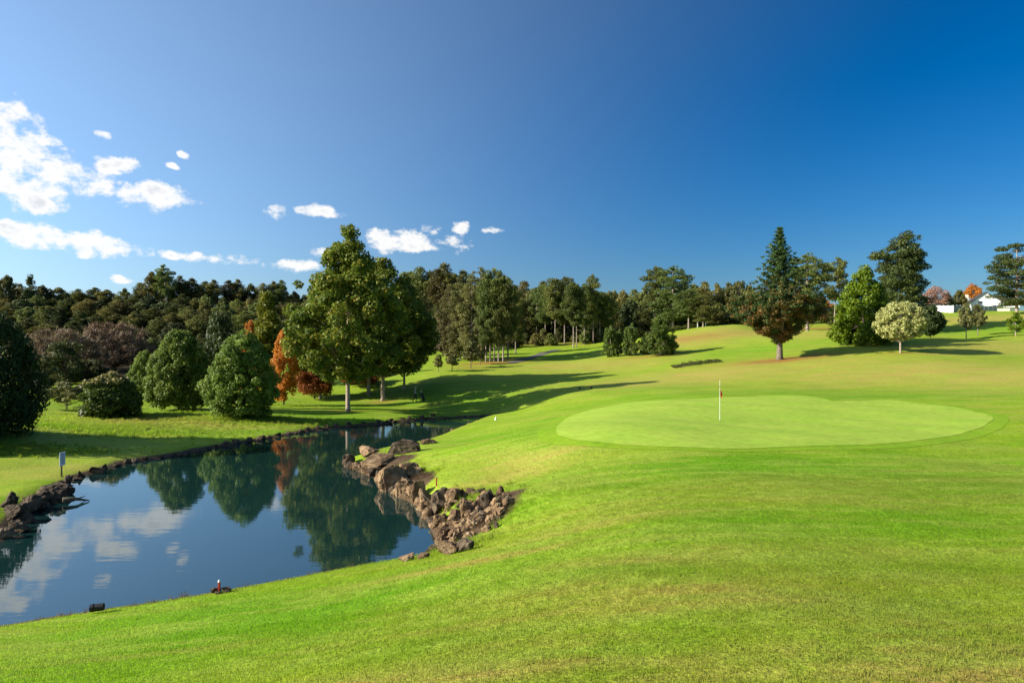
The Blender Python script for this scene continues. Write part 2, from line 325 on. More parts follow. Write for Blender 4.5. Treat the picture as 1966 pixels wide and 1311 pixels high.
def turf_color(nt, atype, fine):
    """colour of the turf as a function of place: shared by the ground sheet and the grass blades standing on it"""
    N = nt.nodes; L = nt.links
    def attr(n):
        a = N.new('ShaderNodeAttribute'); a.attribute_name = n; a.attribute_type = atype; return a.outputs['Fac']
    def noise(sc, det=4, vec=None, rough=.55):
        n = N.new('ShaderNodeTexNoise'); n.inputs['Scale'].default_value = sc; n.inputs['Detail'].default_value = det; n.inputs['Roughness'].default_value = rough
        L.new(vec or pos, n.inputs['Vector']); return n.outputs[0]
    def mix(f, a, b):
        m = N.new('ShaderNodeMix'); m.data_type = 'RGBA'
        L.new(f, m.inputs[0])
        for i, c in ((6, a), (7, b)):
            if isinstance(c, tuple): m.inputs[i].default_value = c + (1,)
            else: L.new(c, m.inputs[i])
        return m.outputs[2]
    def rng(v, a, b, lo=0.0, hi=1.0):
        m = N.new('ShaderNodeMapRange'); m.interpolation_type = 'SMOOTHSTEP'; L.new(v, m.inputs[0])
        m.inputs[1].default_value = a; m.inputs[2].default_value = b; m.inputs[3].default_value = lo; m.inputs[4].default_value = hi; return m.outputs[0]
    def ma(op, a, b):
        m = N.new('ShaderNodeMath'); m.operation = op; m.use_clamp = op == 'ADD'
        for i, v in enumerate((a, b)):
            if isinstance(v, (int, float)): m.inputs[i].default_value = v
            else: L.new(v, m.inputs[i])
        return m.outputs[0]
    g = N.new('ShaderNodeNewGeometry'); pos = g.outputs['Position']
    mp = N.new('ShaderNodeMapping'); mp.inputs['Rotation'].default_value = (0, 0, -.16); mp.inputs['Scale'].default_value = (.16, .85, .3); L.new(pos, mp.inputs[0])
    streak = noise(.9, 4, mp.outputs[0]); patch = noise(.35, 5); small = noise(3.2, 5, None, .65); grain = noise(26 if fine else 14, 3, None, .7)
    col = mix(rng(patch, .3, .7), (.150, .275, .004), (.220, .310, .012))
    col = mix(ma('MULTIPLY', attr('lush'), .8), col, (.098, .252, .002))
    dryf = ma('ADD', ma('MULTIPLY', attr('dry'), rng(small, .28, .62, .45, 1.0)), ma('MULTIPLY', rng(streak, .46, .66), .36))
    dryf = ma('MULTIPLY', dryf, .95)
    col = mix(dryf, col, (.340, .268, .062))
    band = noise(1.7, 3, mp.outputs[0])
    col = mix(rng(band, .48, .60, 0, .55), col, (.245, .325, .034))
    col = mix(rng(small, .55, .80, 0, .26), col, (.33, .30, .070))
    col = mix(ma('MULTIPLY', attr('litter'), rng(small, .2, .6, .45, 1)), col, (.27, .105, .036))
    col = mix(rng(ma('ADD', ma('MULTIPLY', attr('soil'), .8), ma('MULTIPLY', small, .3)), .45, .75), col, (.085, .055, .030))
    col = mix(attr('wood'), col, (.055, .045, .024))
    hs = N.new('ShaderNodeHueSaturation'); L.new(rng(grain, .25, .75, .60, 1.40), hs.inputs['Value']); L.new(col, hs.inputs['Color'])
    return hs.outputs[0], grain, small

def turf_ground_mat():
    m, nt, b = new_mat('turf'); c, grain, small = turf_color(nt, 'GEOMETRY', False)
    nt.links.new(c, b.inputs['Base Color']); b.inputs['Roughness'].default_value = .85; b.inputs['Specular IOR Level'].default_value = .12
    ad = nt.nodes.new('ShaderNodeMath'); ad.operation = 'ADD'; nt.links.new(grain, ad.inputs[0]); nt.links.new(small, ad.inputs[1])
    bp = nt.nodes.new('ShaderNodeBump'); bp.inputs['Strength'].default_value = .7; bp.inputs['Distance'].default_value = .05
    nt.links.new(ad.outputs[0], bp.inputs['Height']); nt.links.new(bp.outputs[0], b.inputs['Normal'])
    return m
def blade_mat():
    m, nt, b = new_mat('grass_blade'); c, grain, small = turf_color(nt, 'INSTANCER', True); N = nt.nodes; L = nt.links
    oi = N.new('ShaderNodeObjectInfo'); mr = N.new('ShaderNodeMapRange'); mr.inputs[3].default_value = 1.35; mr.inputs[4].default_value = 1.85; L.new(oi.outputs['Random'], mr.inputs[0])
    hs = N.new('ShaderNodeHueSaturation'); L.new(mr.outputs[0], hs.inputs['Value']); L.new(c, hs.inputs['Color'])
    L.new(hs.outputs[0], b.inputs['Base Color']); b.inputs['Roughness'].default_value = .5; b.inputs['Specular IOR Level'].default_value = .25
    tr = N.new('ShaderNodeBsdfTranslucent'); L.new(hs.outputs[0], tr.inputs['Color']); ms = N.new('ShaderNodeMixShader'); ms.inputs[0].default_value = .5
    gg = N.new('ShaderNodeNewGeometry'); vm = N.new('ShaderNodeMix'); vm.data_type = 'VECTOR'; vm.inputs[0].default_value = .85; vm.inputs[5].default_value = (0, 0, 1); L.new(gg.outputs['Normal'], vm.inputs[4])
    L.new(vm.outputs[1], b.inputs['Normal'])
    L.new(b.outputs[0], ms.inputs[1]); L.new(tr.outputs[0], ms.inputs[2]); L.new(ms.outputs[0], N['Material Output'].inputs['Surface'])
    return m
TURF = turf_ground_mat(); BLADE = blade_mat()

def build_ground():
    k = 5.2; nx, ny = 430, 470
    tx = np.linspace(-1, 1, nx); gx = -3 + 560 * np.sinh(k * tx) / np.sinh(k)
    t0 = math.asinh((-45 - 24) / 640 * math.sinh(k)) / k
    ty = np.linspace(t0, 1, ny); gy = 24 + 640 * np.sinh(k * ty) / np.sinh(k)
    X, Y = np.meshgrid(gx, gy); Z = H(X, Y)
    v = np.stack([X.ravel(), Y.ravel(), Z.ravel()], 1)
    i = np.arange(nx * ny).reshape(ny, nx)
    f = np.stack([i[:-1, :-1].ravel(), i[:-1, 1:].ravel(), i[1:, 1:].ravel(), i[1:, :-1].ravel()], 1)
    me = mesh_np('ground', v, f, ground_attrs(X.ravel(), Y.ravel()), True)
    tag(link('ground', me, TURF), 'rolling golf course turf sloping down to the pond', kind='structure')
build_ground()

# ------------------------------------------------------------------ pond water
def water_mat():
    m, nt, b = new_mat('pond_water'); N = nt.nodes; L = nt.links
    g = N.new('ShaderNodeNewGeometry')
    mp = N.new('ShaderNodeMapping'); mp.inputs['Scale'].default_value = (.55, 1.5, 1); L.new(g.outputs['Position'], mp.inputs[0])
    n1 = N.new('ShaderNodeTexNoise'); n1.inputs['Scale'].default_value = 1.6; n1.inputs['Detail'].default_value = 4; n1.inputs['Roughness'].default_value = .5; L.new(mp.outputs[0], n1.inputs['Vector'])
    bp = N.new('ShaderNodeBump'); bp.inputs['Strength'].default_value = .020; bp.inputs['Distance'].default_value = .10; L.new(n1.outputs[0], bp.inputs['Height'])
    b.inputs['Base Color'].default_value = (.006, .026, .024, 1); b.inputs['Roughness'].default_value = .6; b.inputs['Specular IOR Level'].default_value = 0
    gl = N.new('ShaderNodeBsdfGlossy'); gl.inputs['Roughness'].default_value = .02; gl.inputs['Color'].default_value = (.92, .97, 1, 1)
    fr = N.new('ShaderNodeFresnel'); fr.inputs['IOR'].default_value = 2.2
    L.new(bp.outputs[0], gl.inputs['Normal']); L.new(bp.outputs[0], fr.inputs['Normal'])
    ms = N.new('ShaderNodeMixShader'); L.new(fr.outputs[0], ms.inputs[0]); L.new(b.outputs[0], ms.inputs[1]); L.new(gl.outputs[0], ms.inputs[2])
    L.new(ms.outputs[0], N['Material Output'].inputs['Surface']); return m
def build_water():
    c = WATER.mean(0); bm = bmesh.new()
    # widen by 0.8 m so the sheet ends under the bank
    n = len(WATER); area = 0.5 * sum(WATER[i][0] * WATER[(i + 1) % n][1] - WATER[(i + 1) % n][0] * WATER[i][1] for i in range(n)); sgn = 1 if area > 0 else -1
    vs = []
    for i in range(n):
        d = WATER[(i + 1) % n] - WATER[i - 1]; d = d / (np.linalg.norm(d) + 1e-9); nrm = np.array([d[1], -d[0]]) * sgn
        p = WATER[i] + nrm * .35; vs.append(bm.verts.new((p[0], p[1], 0)))
    f = bm.faces.new(vs)
    if f.normal.z < 0 or sgn < 0: f.normal_flip()
    bmesh.ops.triangulate(bm, faces=bm.faces[:])
    tag(bm_obj('pond_water', bm, water_mat()), 'still dark pond water reflecting trees and sky', kind='structure')
build_water()

# ------------------------------------------------------------------ putting green, fringe and cart path
def sheet(name, poly, z0, mat, label, rings=40):
    n = len(poly); c = GREEN_C; v = []; t = np.linspace(0, 1, rings + 1)[1:]
    v = [np.array([c[0], c[1]])] + [c + (p - c) * s for s in t for p in poly]
    v = np.array(v); z = H(v[:, 0], v[:, 1]) + z0; V = np.c_[v, z]
    me = bpy.data.meshes.new(name); fc = [(0, 1 + i, 1 + (i + 1) % n) for i in range(n)]
    for r in range(rings - 1):
        a = 1 + r * n; b = a + n
        fc += [(a + i, b + i, b + (i + 1) % n, a + (i + 1) % n) for i in range(n)]
    me.from_pydata([tuple(q) for q in V], [], fc); me.update()
    for p in me.polygons: p.use_smooth = True
    return tag(link(name, me, mat), label, kind='structure')
def green_mat(name, ca, cb, grain):
    m, nt, b = new_mat(name); N = nt.nodes; L = nt.links; g = N.new('ShaderNodeNewGeometry')
    def nz(sc, det):
        n = N.new('ShaderNodeTexNoise'); n.inputs['Scale'].default_value = sc; n.inputs['Detail'].default_value = det; L.new(g.outputs['Position'], n.inputs['Vector']); return n.outputs[0]
    a = nz(.45, 5); f = nz(grain, 3)
    r = N.new('ShaderNodeValToRGB'); r.color_ramp.elements[0].color = ca + (1,); r.color_ramp.elements[1].color = cb + (1,); r.color_ramp.elements[0].position = .35; r.color_ramp.elements[1].position = .65
    L.new(a, r.inputs[0]); hs = N.new('ShaderNodeHueSaturation'); mr = N.new('ShaderNodeMapRange'); mr.inputs[1].default_value = .3; mr.inputs[2].default_value = .7; mr.inputs[3].default_value = .9; mr.inputs[4].default_value = 1.1
    L.new(f, mr.inputs[0]); L.new(mr.outputs[0], hs.inputs['Value']); L.new(r.outputs[0], hs.inputs['Color']); L.new(hs.outputs[0], b.inputs['Base Color'])
    wv = N.new('ShaderNodeTexWave'); wv.bands_direction = 'DIAGONAL'; wv.inputs['Scale'].default_value = .16; wv.inputs['Distortion'].default_value = .5; wv.inputs['Detail'].default_value = 2; L.new(g.outputs['Position'], wv.inputs['Vector'])
    sp_ = nz(2.6, 6); wm = N.new('ShaderNodeMapRange'); wm.inputs[3].default_value = .98; wm.inputs[4].default_value = 1.02; L.new(wv.outputs['Fac'], wm.inputs[0])
    sm = N.new('ShaderNodeMapRange'); sm.inputs[1].default_value = .3; sm.inputs[2].default_value = .7; sm.inputs[3].default_value = .86; sm.inputs[4].default_value = 1.12; L.new(sp_, sm.inputs[0])
    h2 = N.new('ShaderNodeHueSaturation'); mm_ = N.new('ShaderNodeMath'); mm_.operation = 'MULTIPLY'; L.new(wm.outputs[0], mm_.inputs[0]); L.new(sm.outputs[0], mm_.inputs[1]); L.new(mm_.outputs[0], h2.inputs['Value']); L.new(hs.outputs[0], h2.inputs['Color']); L.new(h2.outputs[0], b.inputs['Base Color'])
    b.inputs['Roughness'].default_value = .8; b.inputs['Specular IOR Level'].default_value = .1
    bp = N.new('ShaderNodeBump'); bp.inputs['Strength'].default_value = .25; bp.inputs['Distance'].default_value = .02; L.new(f, bp.inputs['Height']); L.new(bp.outputs[0], b.inputs['Normal'])
    return m
FR_T = np.linspace(0, 2 * math.pi, 160, endpoint=False)
fringe = GREEN_C + (GREEN - GREEN_C) * 1.03 + (GREEN - GREEN_C) / np.linalg.norm(GREEN - GREEN_C, axis=1)[:, None] * (0.5 + .25 * np.sin(FR_T * 3 + 1))[:, None]
sheet('green_fringe', fringe, .010, green_mat('fringe_turf', (.150, .272, .008), (.190, .292, .014), 9), 'short mown collar of turf round the putting green')
sheet('putting_green', GREEN, .022, green_mat('green_turf', (.235, .360, .034), (.275, .375, .044), 20), 'smooth pale green putting surface')

def ribbon(name, pts_, w, z0, mat, label):
    pts_ = np.array(pts_, float); v = []
    for i, p in enumerate(pts_):
        d = pts_[min(i + 1, len(pts_) - 1)] - pts_[max(i - 1, 0)]; d /= np.linalg.norm(d); n = np.array([-d[1], d[0]])
        for s in np.linspace(-.5, .5, 5): q = p + n * s * w; v.append((q[0], q[1], h1(*q) + z0))
    f = [(a * 5 + j, a * 5 + j + 1, a * 5 + j + 6, a * 5 + j + 5) for a in range(len(pts_) - 1) for j in range(4)]
    me = bpy.data.meshes.new(name); me.from_pydata(v, [], f); me.update(); return tag(link(name, me, mat), label, kind='structure')
def dense(pl, n=60):
    pl = np.array(pl, float); t = np.linspace(0, len(pl) - 1.001, n); i = t.astype(int); f = (t - i)[:, None]; return pl[i] * (1 - f) + pl[i + 1] * f
asphalt = simple_mat('asphalt', (.12, .115, .10), .9, .15, (4, .3))
ribbon('cart_path', dense([G(*p)[:2] for p in [(978,697),(995,694),(1012,689),(1028,684),(1046,678),(1070,672)]]), 1.9, .05, asphalt, 'grey cart path crossing the fairway beside the pine grove')

# ------------------------------------------------------------------ tree building
def unit(v): return v / (np.linalg.norm(v, axis=-1, keepdims=True) + 1e-9)
def leaf_quads(c, n, Ln, Wd, rng, along=None):
    m = len(c); t = rng.normal(size=(m, 3)) if along is None else along + rng.normal(size=(m, 3)) * .35
    t = unit(t - n * (t * n).sum(1, keepdims=True)); b = np.cross(n, t)
    Ln = (Ln * rng.uniform(.65, 1.35, m))[:, None]; Wd = (Wd * rng.uniform(.7, 1.3, m))[:, None]
    v = np.stack([c - t * Ln * .5, c + b * Wd * .5 + n * Ln * .1, c + t * Ln * .5, c - b * Wd * .5 + n * Ln * .1], 1).reshape(-1, 3)
    return v, np.arange(m * 4).reshape(m, 4)
def crown_mesh(name, clumps, n_leaf, Ln, Wd, seed, needle=False, autumn=None, up=.35, shell=.55, clump_tint=.55, density=None):
    """clumps: (N,6) centre and radii. Every leaf is its own small face."""
    rng = np.random.default_rng(seed); clumps = np.asarray(clumps, float)
    w = (clumps[:, 3] * clumps[:, 4] + clumps[:, 4] * clumps[:, 5] + clumps[:, 3] * clumps[:, 5]); w = w / w.sum()
    k = rng.choice(len(clumps), n_leaf, p=w); d = unit(rng.normal(size=(n_leaf, 3)))
    r = shell + (1.05 - shell) * rng.uniform(size=(n_leaf, 1)) ** .8
    c = clumps[k, :3] + d * r * clumps[k, 3:]
    n = unit(d * .75 + np.array([0, 0, up]) + rng.normal(size=(n_leaf, 3)) * .55)
    along = None
    if needle: along = unit(d + np.array([0, 0, .15])); n = unit(rng.normal(size=(n_leaf, 3)) + np.array([0, 0, .6]))
    v, f = leaf_quads(c, n, Ln, Wd, rng, along)
    ct = rng.uniform(size=len(clumps)); tint = np.clip(clump_tint * ct[k] + (1 - clump_tint) * rng.uniform(size=n_leaf), 0, 1)
    at = {'tint': np.repeat(tint, 4)}
    if autumn is not None: at['autumn'] = np.repeat(np.clip(autumn(c, rng, ct[k]), 0, 1), 4)
    return mesh_np(name, v, f, at)
def profile_clumps(z0, z1, R, prof, n, rc, seed, lump=.22, inner=.45, flat=.85, aspect=1.0):
    rng = np.random.default_rng(seed); out = []; ph = rng.uniform(0, 6.28, 6); tt = np.linspace(0.01, .99, 200); w = np.array([max(prof(t), .02) for t in tt]); w = w / w.sum()
    for _ in range(n):
        t = float(np.clip(rng.choice(tt, p=w) + rng.uniform(-.01, .01), 0, 1)); a = rng.uniform(0, 6.283)
        lm = 1 + lump * (math.sin(2 * a + ph[0] + 5 * t) * .5 + math.sin(3 * a + ph[1] - 9 * t) * .35 + math.sin(5 * a + ph[2] + 14 * t) * .3)
        rr = R * prof(t) * lm; rad = rr * (inner + (1 - inner) * rng.uniform() ** .5); s = rc * rng.uniform(.6, 1.25)
        rad = max(0, rad - s * .5)
        out.append((math.cos(a) * rad * aspect, math.sin(a) * rad, z0 + t * (z1 - z0), s, s, s * flat))
    return np.array(out)
def trunk_mesh(name, Ht, r0, clumps, n_limb, seed, fork=.25, lean=(0, 0), r_limb=.35, top=.92, multi=1, rise=.35, sides=8):
    rng = random.Random(seed); bm = bmesh.new()
    for mi in range(multi):
        off = (0, 0) if multi == 1 else (math.cos(mi * 6.283 / multi) * r0 * 1.2, math.sin(mi * 6.283 / multi) * r0 * 1.2)
        sp = 0 if multi == 1 else 2.2
        P_ = []; R_ = []
        for i in range(9):
            t = i / 8; zz = t * Ht * top
            P_.append((off[0] * (1 + sp * t) + lean[0] * t * t + rng.uniform(-.12, .12) * t * r0 * 2, off[1] * (1 + sp * t) + lean[1] * t * t + rng.uniform(-.12, .12) * t * r0 * 2, zz - (.25 if i == 0 else 0)))
            R_.append(r0 / (multi ** .5) * (1.45 if i == 0 else (1 - .85 * t)))
        P_.insert(1, (P_[0][0], P_[0][1], r0 * 1.2)); R_.insert(1, r0 / (multi ** .5) * 1.02)
        add_tube(bm, P_, R_, sides)
    if n_limb and len(clumps):
        idx = list(range(len(clumps))); rng.shuffle(idx)
        for k in idx[:n_limb]:
            c = Vector(clumps[k][:3]); rad = math.hypot(c.x, c.y); zs = max(fork * Ht, min(c.z - rise * rad, Ht * top * .95)); t = zs / (Ht * top)
            s = Vector((lean[0] * t * t, lean[1] * t * t, zs)); rb = max(.02, r0 * (1 - .85 * t) * r_limb * 1.5)
            mid = s.lerp(c, .5) + Vector((0, 0, -.06 * rad + rng.uniform(-.05, .05) * rad))
            add_tube(bm, (s, mid, c), (rb, rb * .6, rb * .2), 5, False)
    me = bpy.data.meshes.new(name); bm.normal_update()
    for f in bm.faces: f.smooth = True
    bm.to_mesh(me); bm.free(); return me
class Proto: pass
def proto(clumps, Ht, R, n_leaf, Ln, Wd, leaf, bark, seed, r0=None, n_limb=24, fork=.25, **kw):
    p = Proto(); p.H = Ht; p.R = R
    tk = {k: kw.pop(k) for k in ('lean', 'r_limb', 'top', 'multi', 'rise', 'sides') if k in kw}
    p.crown = crown_mesh('crown', clumps, n_leaf, Ln, Wd, seed, **kw); p.crown.materials.append(LEAFM[leaf])
    co = np.empty(len(p.crown.vertices) * 3, np.float32); p.crown.vertices.foreach_get('co', co); co = co.reshape(-1, 3)
    ax = co[:, 0] - np.median(co[:, 0]); p.R = float(np.percentile(np.abs(ax), 99.7)); p.H = float(np.percentile(co[:, 2], 99.9))
    p.trunk = trunk_mesh('trunk', Ht, r0 or Ht * .016, clumps, n_limb, seed + 1, fork, **tk); p.trunk.materials.append(bark)
    return p
def plant(p, loc, height, halfw, name, label, cat='tree', group=None, rz=None, leaf=None):
    rz = random.uniform(0, 6.283) if rz is None else rz
    e = empty(name, tuple(loc), rz); s = halfw / p.R; e.scale = (s, s, height / p.H)
    tag(e, label, cat, group)
    link('trunk', p.trunk, None, e); link('crown', p.crown, None, e); return e
def plant_px(p, px, D, top, hw, name, label, cat='tree', group=None, rz=None, sink=0.0, minr=0.0):
    g = ground_at(px, D); g[2] -= sink; zt = CAMZ + (HY - top) / F * D
    hh = max(zt - g[2], 1.0); return plant(p, g, hh, max(hw / F * D, hh * minr), name, label, cat, group, rz)
random.seed(11)

# profiles: t = 0 bottom of the crown, 1 top; value = relative radius
def lerp_prof(kn):
    xs = [a for a, b in kn]; ys = [b for a, b in kn]; return lambda t: float(np.interp(t, xs, ys))
oval = lerp_prof([(0,.45),(.08,.75),(.25,.97),(.4,1),(.6,.92),(.8,.68),(.92,.42),(1,.12)])
egg = lerp_prof([(0,.7),(.12,.94),(.3,1),(.5,.95),(.7,.78),(.85,.56),(.95,.34),(1,.14)])
dome = lerp_prof([(0,.8),(.2,1),(.5,.95),(.75,.75),(.92,.42),(1,.15)])
gum = lerp_prof([(0,.45),(.06,.75),(.15,.96),(.3,1),(.45,.90),(.6,.70),(.72,.50),(.84,.31),(.93,.16),(1,.03)])
cone = lerp_prof([(0,.7),(.1,1),(.3,.85),(.55,.6),(.8,.32),(1,.05)])
sph = lerp_prof([(0,.35),(.15,.75),(.35,.97),(.5,1),(.7,.9),(.88,.58),(1,.15)])

# --- the tall broadleaf trees by the pond
def gum_autumn(c, rng, ct): return (rng.uniform(size=len(c)) < .05 + .16 * (ct > .75)) * rng.uniform(.3, .9, len(c))
def gum_proto(seed, Ht, R, base, n_leaf, rc=1.15, nc=260):
    cl = profile_clumps(base * Ht, Ht * .985, R, gum, nc, rc, seed, lump=.27, inner=.22)
    dd = np.sort(np.linalg.norm(cl[:, None, :3] - cl[None, :, :3], axis=-1), axis=1); cl = cl[dd[:, 2] < rc * 2.0]
    return proto(cl, Ht, R, n_leaf, .32, .22, 'leaf_gum', bark_pale, seed, r0=.22, n_limb=60, fork=.16, autumn=gum_autumn, rise=.55)
gumA = gum_proto(21, 18.5, 6.2, .18, 46000, .72, 400)
gumB = gum_proto(22, 16.0, 5.6, .19, 30000, .74, 300)
grp = 'tall broadleaf trees beside the pond'
plant_px(gumA, 668, 69, 437, 118, 'broadleaf_tree', 'tallest broadleaf tree with pale trunk on the far pond bank', group=grp, rz=.4)
plant_px(gumB, 735, 82, 497, 98, 'broadleaf_tree', 'broadleaf tree with pale trunk just left of the walking golfer', group=grp, rz=2.1)
plant_px(gumB, 708, 86, 505, 92, 'broadleaf_tree', 'dark trunked broadleaf tree between the two pale trunks', group=grp, rz=4.4)
plant_px(gumB, 776, 87, 525, 58, 'broadleaf_tree', 'shaded broadleaf tree hanging low behind the golfer', group=grp, rz=5.3)
plant_px(gumB, 615, 84, 528, 66, 'broadleaf_tree', 'broad green tree rising behind the orange autumn tree', group=grp, rz=1.1)
cl = profile_clumps(1.2, 12.8, 3.0, cone, 120, .8, 31, lump=.3); yel = proto(cl, 13, 3.0, 14000, .34, .25, 'leaf_yellowgreen', bark_grey, 31)
plant_px(yel, 512, 98, 560, 46, 'broadleaf_tree', 'yellow green pointed tree left of the tall broadleaf cluster', group=grp)
cl = profile_clumps(.8, 8.8, 2.6, egg, 110, .7, 32, lump=.35); org = proto(cl, 9, 2.6, 14000, .26, .19, 'leaf_orange', bark_dark, 32)
plant_px(org, 545, 76, 634, 30, 'autumn_tree', 'bright orange autumn tree behind the second oval bush')
plant_px(org, 480, 70, 616, 22, 'autumn_tree', 'small amber autumn tree peeping over the second oval bush')
cl = profile_clumps(.9, 4.8, 3.2, dome, 90, .8, 33, lump=.3); rust = proto(cl, 5, 3.2, 11000, .26, .19, 'leaf_rust', bark_dark, 33, multi=3)
plant_px(rust, 604, 84, 698, 36, 'autumn_tree', 'low dark rust coloured tree under the tall broadleaf trees')
plant_px(rust, 690, 92, 700, 40, 'autumn_tree', 'dark red shrub in shade between the pale trunks')

# --- oval bushes on the left bank
def bush_proto(seed, Ht, R, prof, leaf, n_leaf, rc, nc, base=.03, bark=bark_dark, Ln=.26, Wd=.17, lump=.16, **kw):
    cl = profile_clumps(base * Ht, Ht * .97, R, prof, nc, rc, seed, lump=lump * 1.1, inner=.6)
    jr = np.random.default_rng(seed + 5); cl[:, :2] *= jr.uniform(.92, 1.06, (len(cl), 1)); cl[:, 2] += jr.uniform(-.1, .18, len(cl)) * (cl[:, 2] > .5)
    return proto(cl, Ht, R, n_leaf, Ln, Wd, leaf, bark, seed, r0=.18, n_limb=30, fork=.06, **kw)
ovalA = bush_proto(41, 7.4, 3.1, egg, 'leaf_bush', 42000, .46, 430, Ln=.21, Wd=.13)
ovalB = bush_proto(42, 7.2, 3.1, egg, 'leaf_bush', 42000, .46, 430, Ln=.21, Wd=.13)
bgrp = 'rounded bushes on the far pond bank'
plant_px(ovalA, 345, 65, 634, 62, 'oval_bush', 'tall oval leafy bush with bare stem base, lit on one side', 'bush', bgrp, .5)
plant_px(ovalB, 466, 58.5, 638, 68, 'oval_bush', 'tall oval leafy bush reaching the ground in front of orange tree', 'bush', bgrp, 2.5)
plant_px(ovalB, 278, 74, 674, 30, 'oval_bush', 'slim bush squeezed behind the tall oval bush with bare stem', 'bush', bgrp, 4.5)
def tipped(c, rng, ct): return (c[:, 2] > 3.15) * rng.uniform(.3, 1, len(c))
rnd = bush_proto(43, 3.9, 2.5, dome, 'leaf_bush_dark', 20000, .45, 220, .02, autumn=tipped)
plant_px(rnd, 213, 58, 716, 54, 'round_bush', 'low round bush with pale yellowish top on the pond bank', 'bush', bgrp, 1.0)
big = bush_proto(44, 8.2, 4.2, egg, 'leaf_evergreen', 26000, .8, 280, .02)
plant_px(big, -8, 45, 600, 84, 'evergreen_bush', 'huge dark evergreen bush cut by the left edge of the picture', 'bush', bgrp, 2.0)
plant_px(big, -175, 41, 545, 150, 'evergreen_bush', 'unseen dark evergreen past the left edge, placed for its shade on the bank', 'bush', bgrp, 3.0)  # stands out of view, put in to throw shade over the left bank
cl = profile_clumps(1.0, 3.0, 3.0, dome, 70, .55, 45, lump=.35, flat=.5); spread = proto(cl, 3.2, 3.0, 7000, .28, .14, 'leaf_olive', bark_dark, 45, multi=4, n_limb=50, fork=.1)
plant_px(spread, 128, 63, 733, 54, 'spreading_shrub', 'dark open shrub with bare forking stems beside the round bush', 'shrub')

# --- bare brown thickets
def thicket_proto(seed, Ht, R):
    rng = np.random.default_rng(seed); cl = profile_clumps(.15 * Ht, Ht * .95, R, dome, 220, Ht * .09, seed, lump=.2, inner=.3); n = 15000
    k = rng.integers(0, len(cl), n); d = unit(rng.normal(size=(n, 3))); c = cl[k, :3] + d * cl[k, 3:] * rng.uniform(.1, 1.2, (n, 1))
    al = unit(c * np.array([1, 1, .2]) * .25 + np.array([0, 0, 1.2])); v, f = leaf_quads(c, unit(rng.normal(size=(n, 3))), Ht * .10, Ht * .010, rng, al)
    p = Proto(); p.H = Ht; p.R = R; hh = np.clip(c[:, 2] / Ht, 0, 1)
    p.crown = mesh_np('crown', v, f, {'tint': np.repeat(np.clip(.35 * rng.uniform(size=n) + .65 * hh, 0, 1), 4)}); p.crown.materials.append(LEAFM['twig_brown'])
    p.trunk = trunk_mesh('trunk', Ht, .25, cl, 90, seed, .08, multi=5, rise=.8); p.trunk.materials.append(bark_dark); return p
thick = thicket_proto(51, 8, 7)
plant_px(thick, 108, 92, 626, 88, 'bare_thicket', 'leafless russet brown thicket beside the dark evergreen bush', 'shrub', 'bare brown thickets', .3)
plant_px(thick, 218, 104, 614, 84, 'bare_thicket', 'leafless grey brown thicket behind the round bush', 'shrub', 'bare brown thickets', 2.2)
plant_px(thick, 850, 128, 590, 26, 'bare_thicket', 'small grey leafless tree at the edge of the pine grove', 'shrub', 'bare brown thickets', 4.0)
cl = profile_clumps(.2, 5.2, 2.6, egg, 70, .6, 52, lump=.4); sh1 = proto(cl, 5.5, 2.6, 8000, .34, .14, 'leaf_forest_dark', bark_dark, 52)
plant_px(sh1, 125, 84, 655, 46, 'evergreen_shrub', 'dark green shrub in front of the russet thicket', 'shrub')
plant_px(sh1, 75, 76, 690, 34, 'evergreen_shrub', 'dark shrub tucked behind the huge evergreen bush', 'shrub')
plant_px(sh1, 175, 88, 690, 36, 'evergreen_shrub', 'dark shrub in the shadow below the grey brown thicket', 'shrub')
plant_px(sh1, 420, 92, 600, 44, 'evergreen_shrub', 'dark olive tree between the two tall oval bushes', 'tree')

# --- pines
def pine_clumps(Ht, start, R, seed, levels=13, per=4, prof=None, pad=.10, droop=.0, sparse=1.0, flat=.45):
    rng = random.Random(seed); out = []; prof = prof or lerp_prof([(0,.55),(.25,.95),(.5,1),(.75,.85),(.9,.6),(1,.2)])
    for l in range(levels):
        t = l / (levels - 1); z = Ht * (start + (1 - start) * t) * .98; a0 = rng.uniform(0, 6.28)
        for b in range(per):
            if rng.random() > sparse: continue
            a = a0 + b * 6.283 / per + rng.uniform(-.5, .5); ln = R * prof(t) * rng.uniform(.55, 1.1)
            for s in ((.55, 1.0) if t < .8 else (.9,)):
                rr = ln * s; pz = Ht * pad * rng.uniform(.6, 1.2) * (.6 if t > .9 else 1)
                out.append((math.cos(a) * rr, math.sin(a) * rr, z + rr * (.18 - droop) + rng.uniform(-.03, .03) * Ht, pz, pz, pz * flat))
    out.append((0, 0, Ht * .97, Ht * .04, Ht * .04, Ht * .05)); return np.array(out)
def pine_proto(seed, Ht, start, R, n_leaf, leaf='leaf_pine', r0=None, **kw):
    tr = {k: kw.pop(k) for k in ('lean', 'n_limb') if k in kw}
    Ln = kw.pop('Ln', .5); cl = pine_clumps(Ht, start, R, seed, **kw)
    if 'lean' in tr: cl[:, 0] += tr['lean'][0] * (cl[:, 2] / Ht) ** 2; cl[:, 1] += tr['lean'][1] * (cl[:, 2] / Ht) ** 2
    return proto(cl, Ht, R, n_leaf, Ln, Ln * .32, leaf, bark_pine, seed, r0=r0 or Ht * .014, n_limb=tr.get('n_limb', 60), fork=start * .85, rise=.1, needle=True, lean=tr.get('lean', (0, 0)))
pine_full = [pine_proto(61 + i, 16, .10, 3.4, 12000, 'leaf_pine_dry', levels=18, per=4, pad=.065, droop=.2) for i in range(2)]
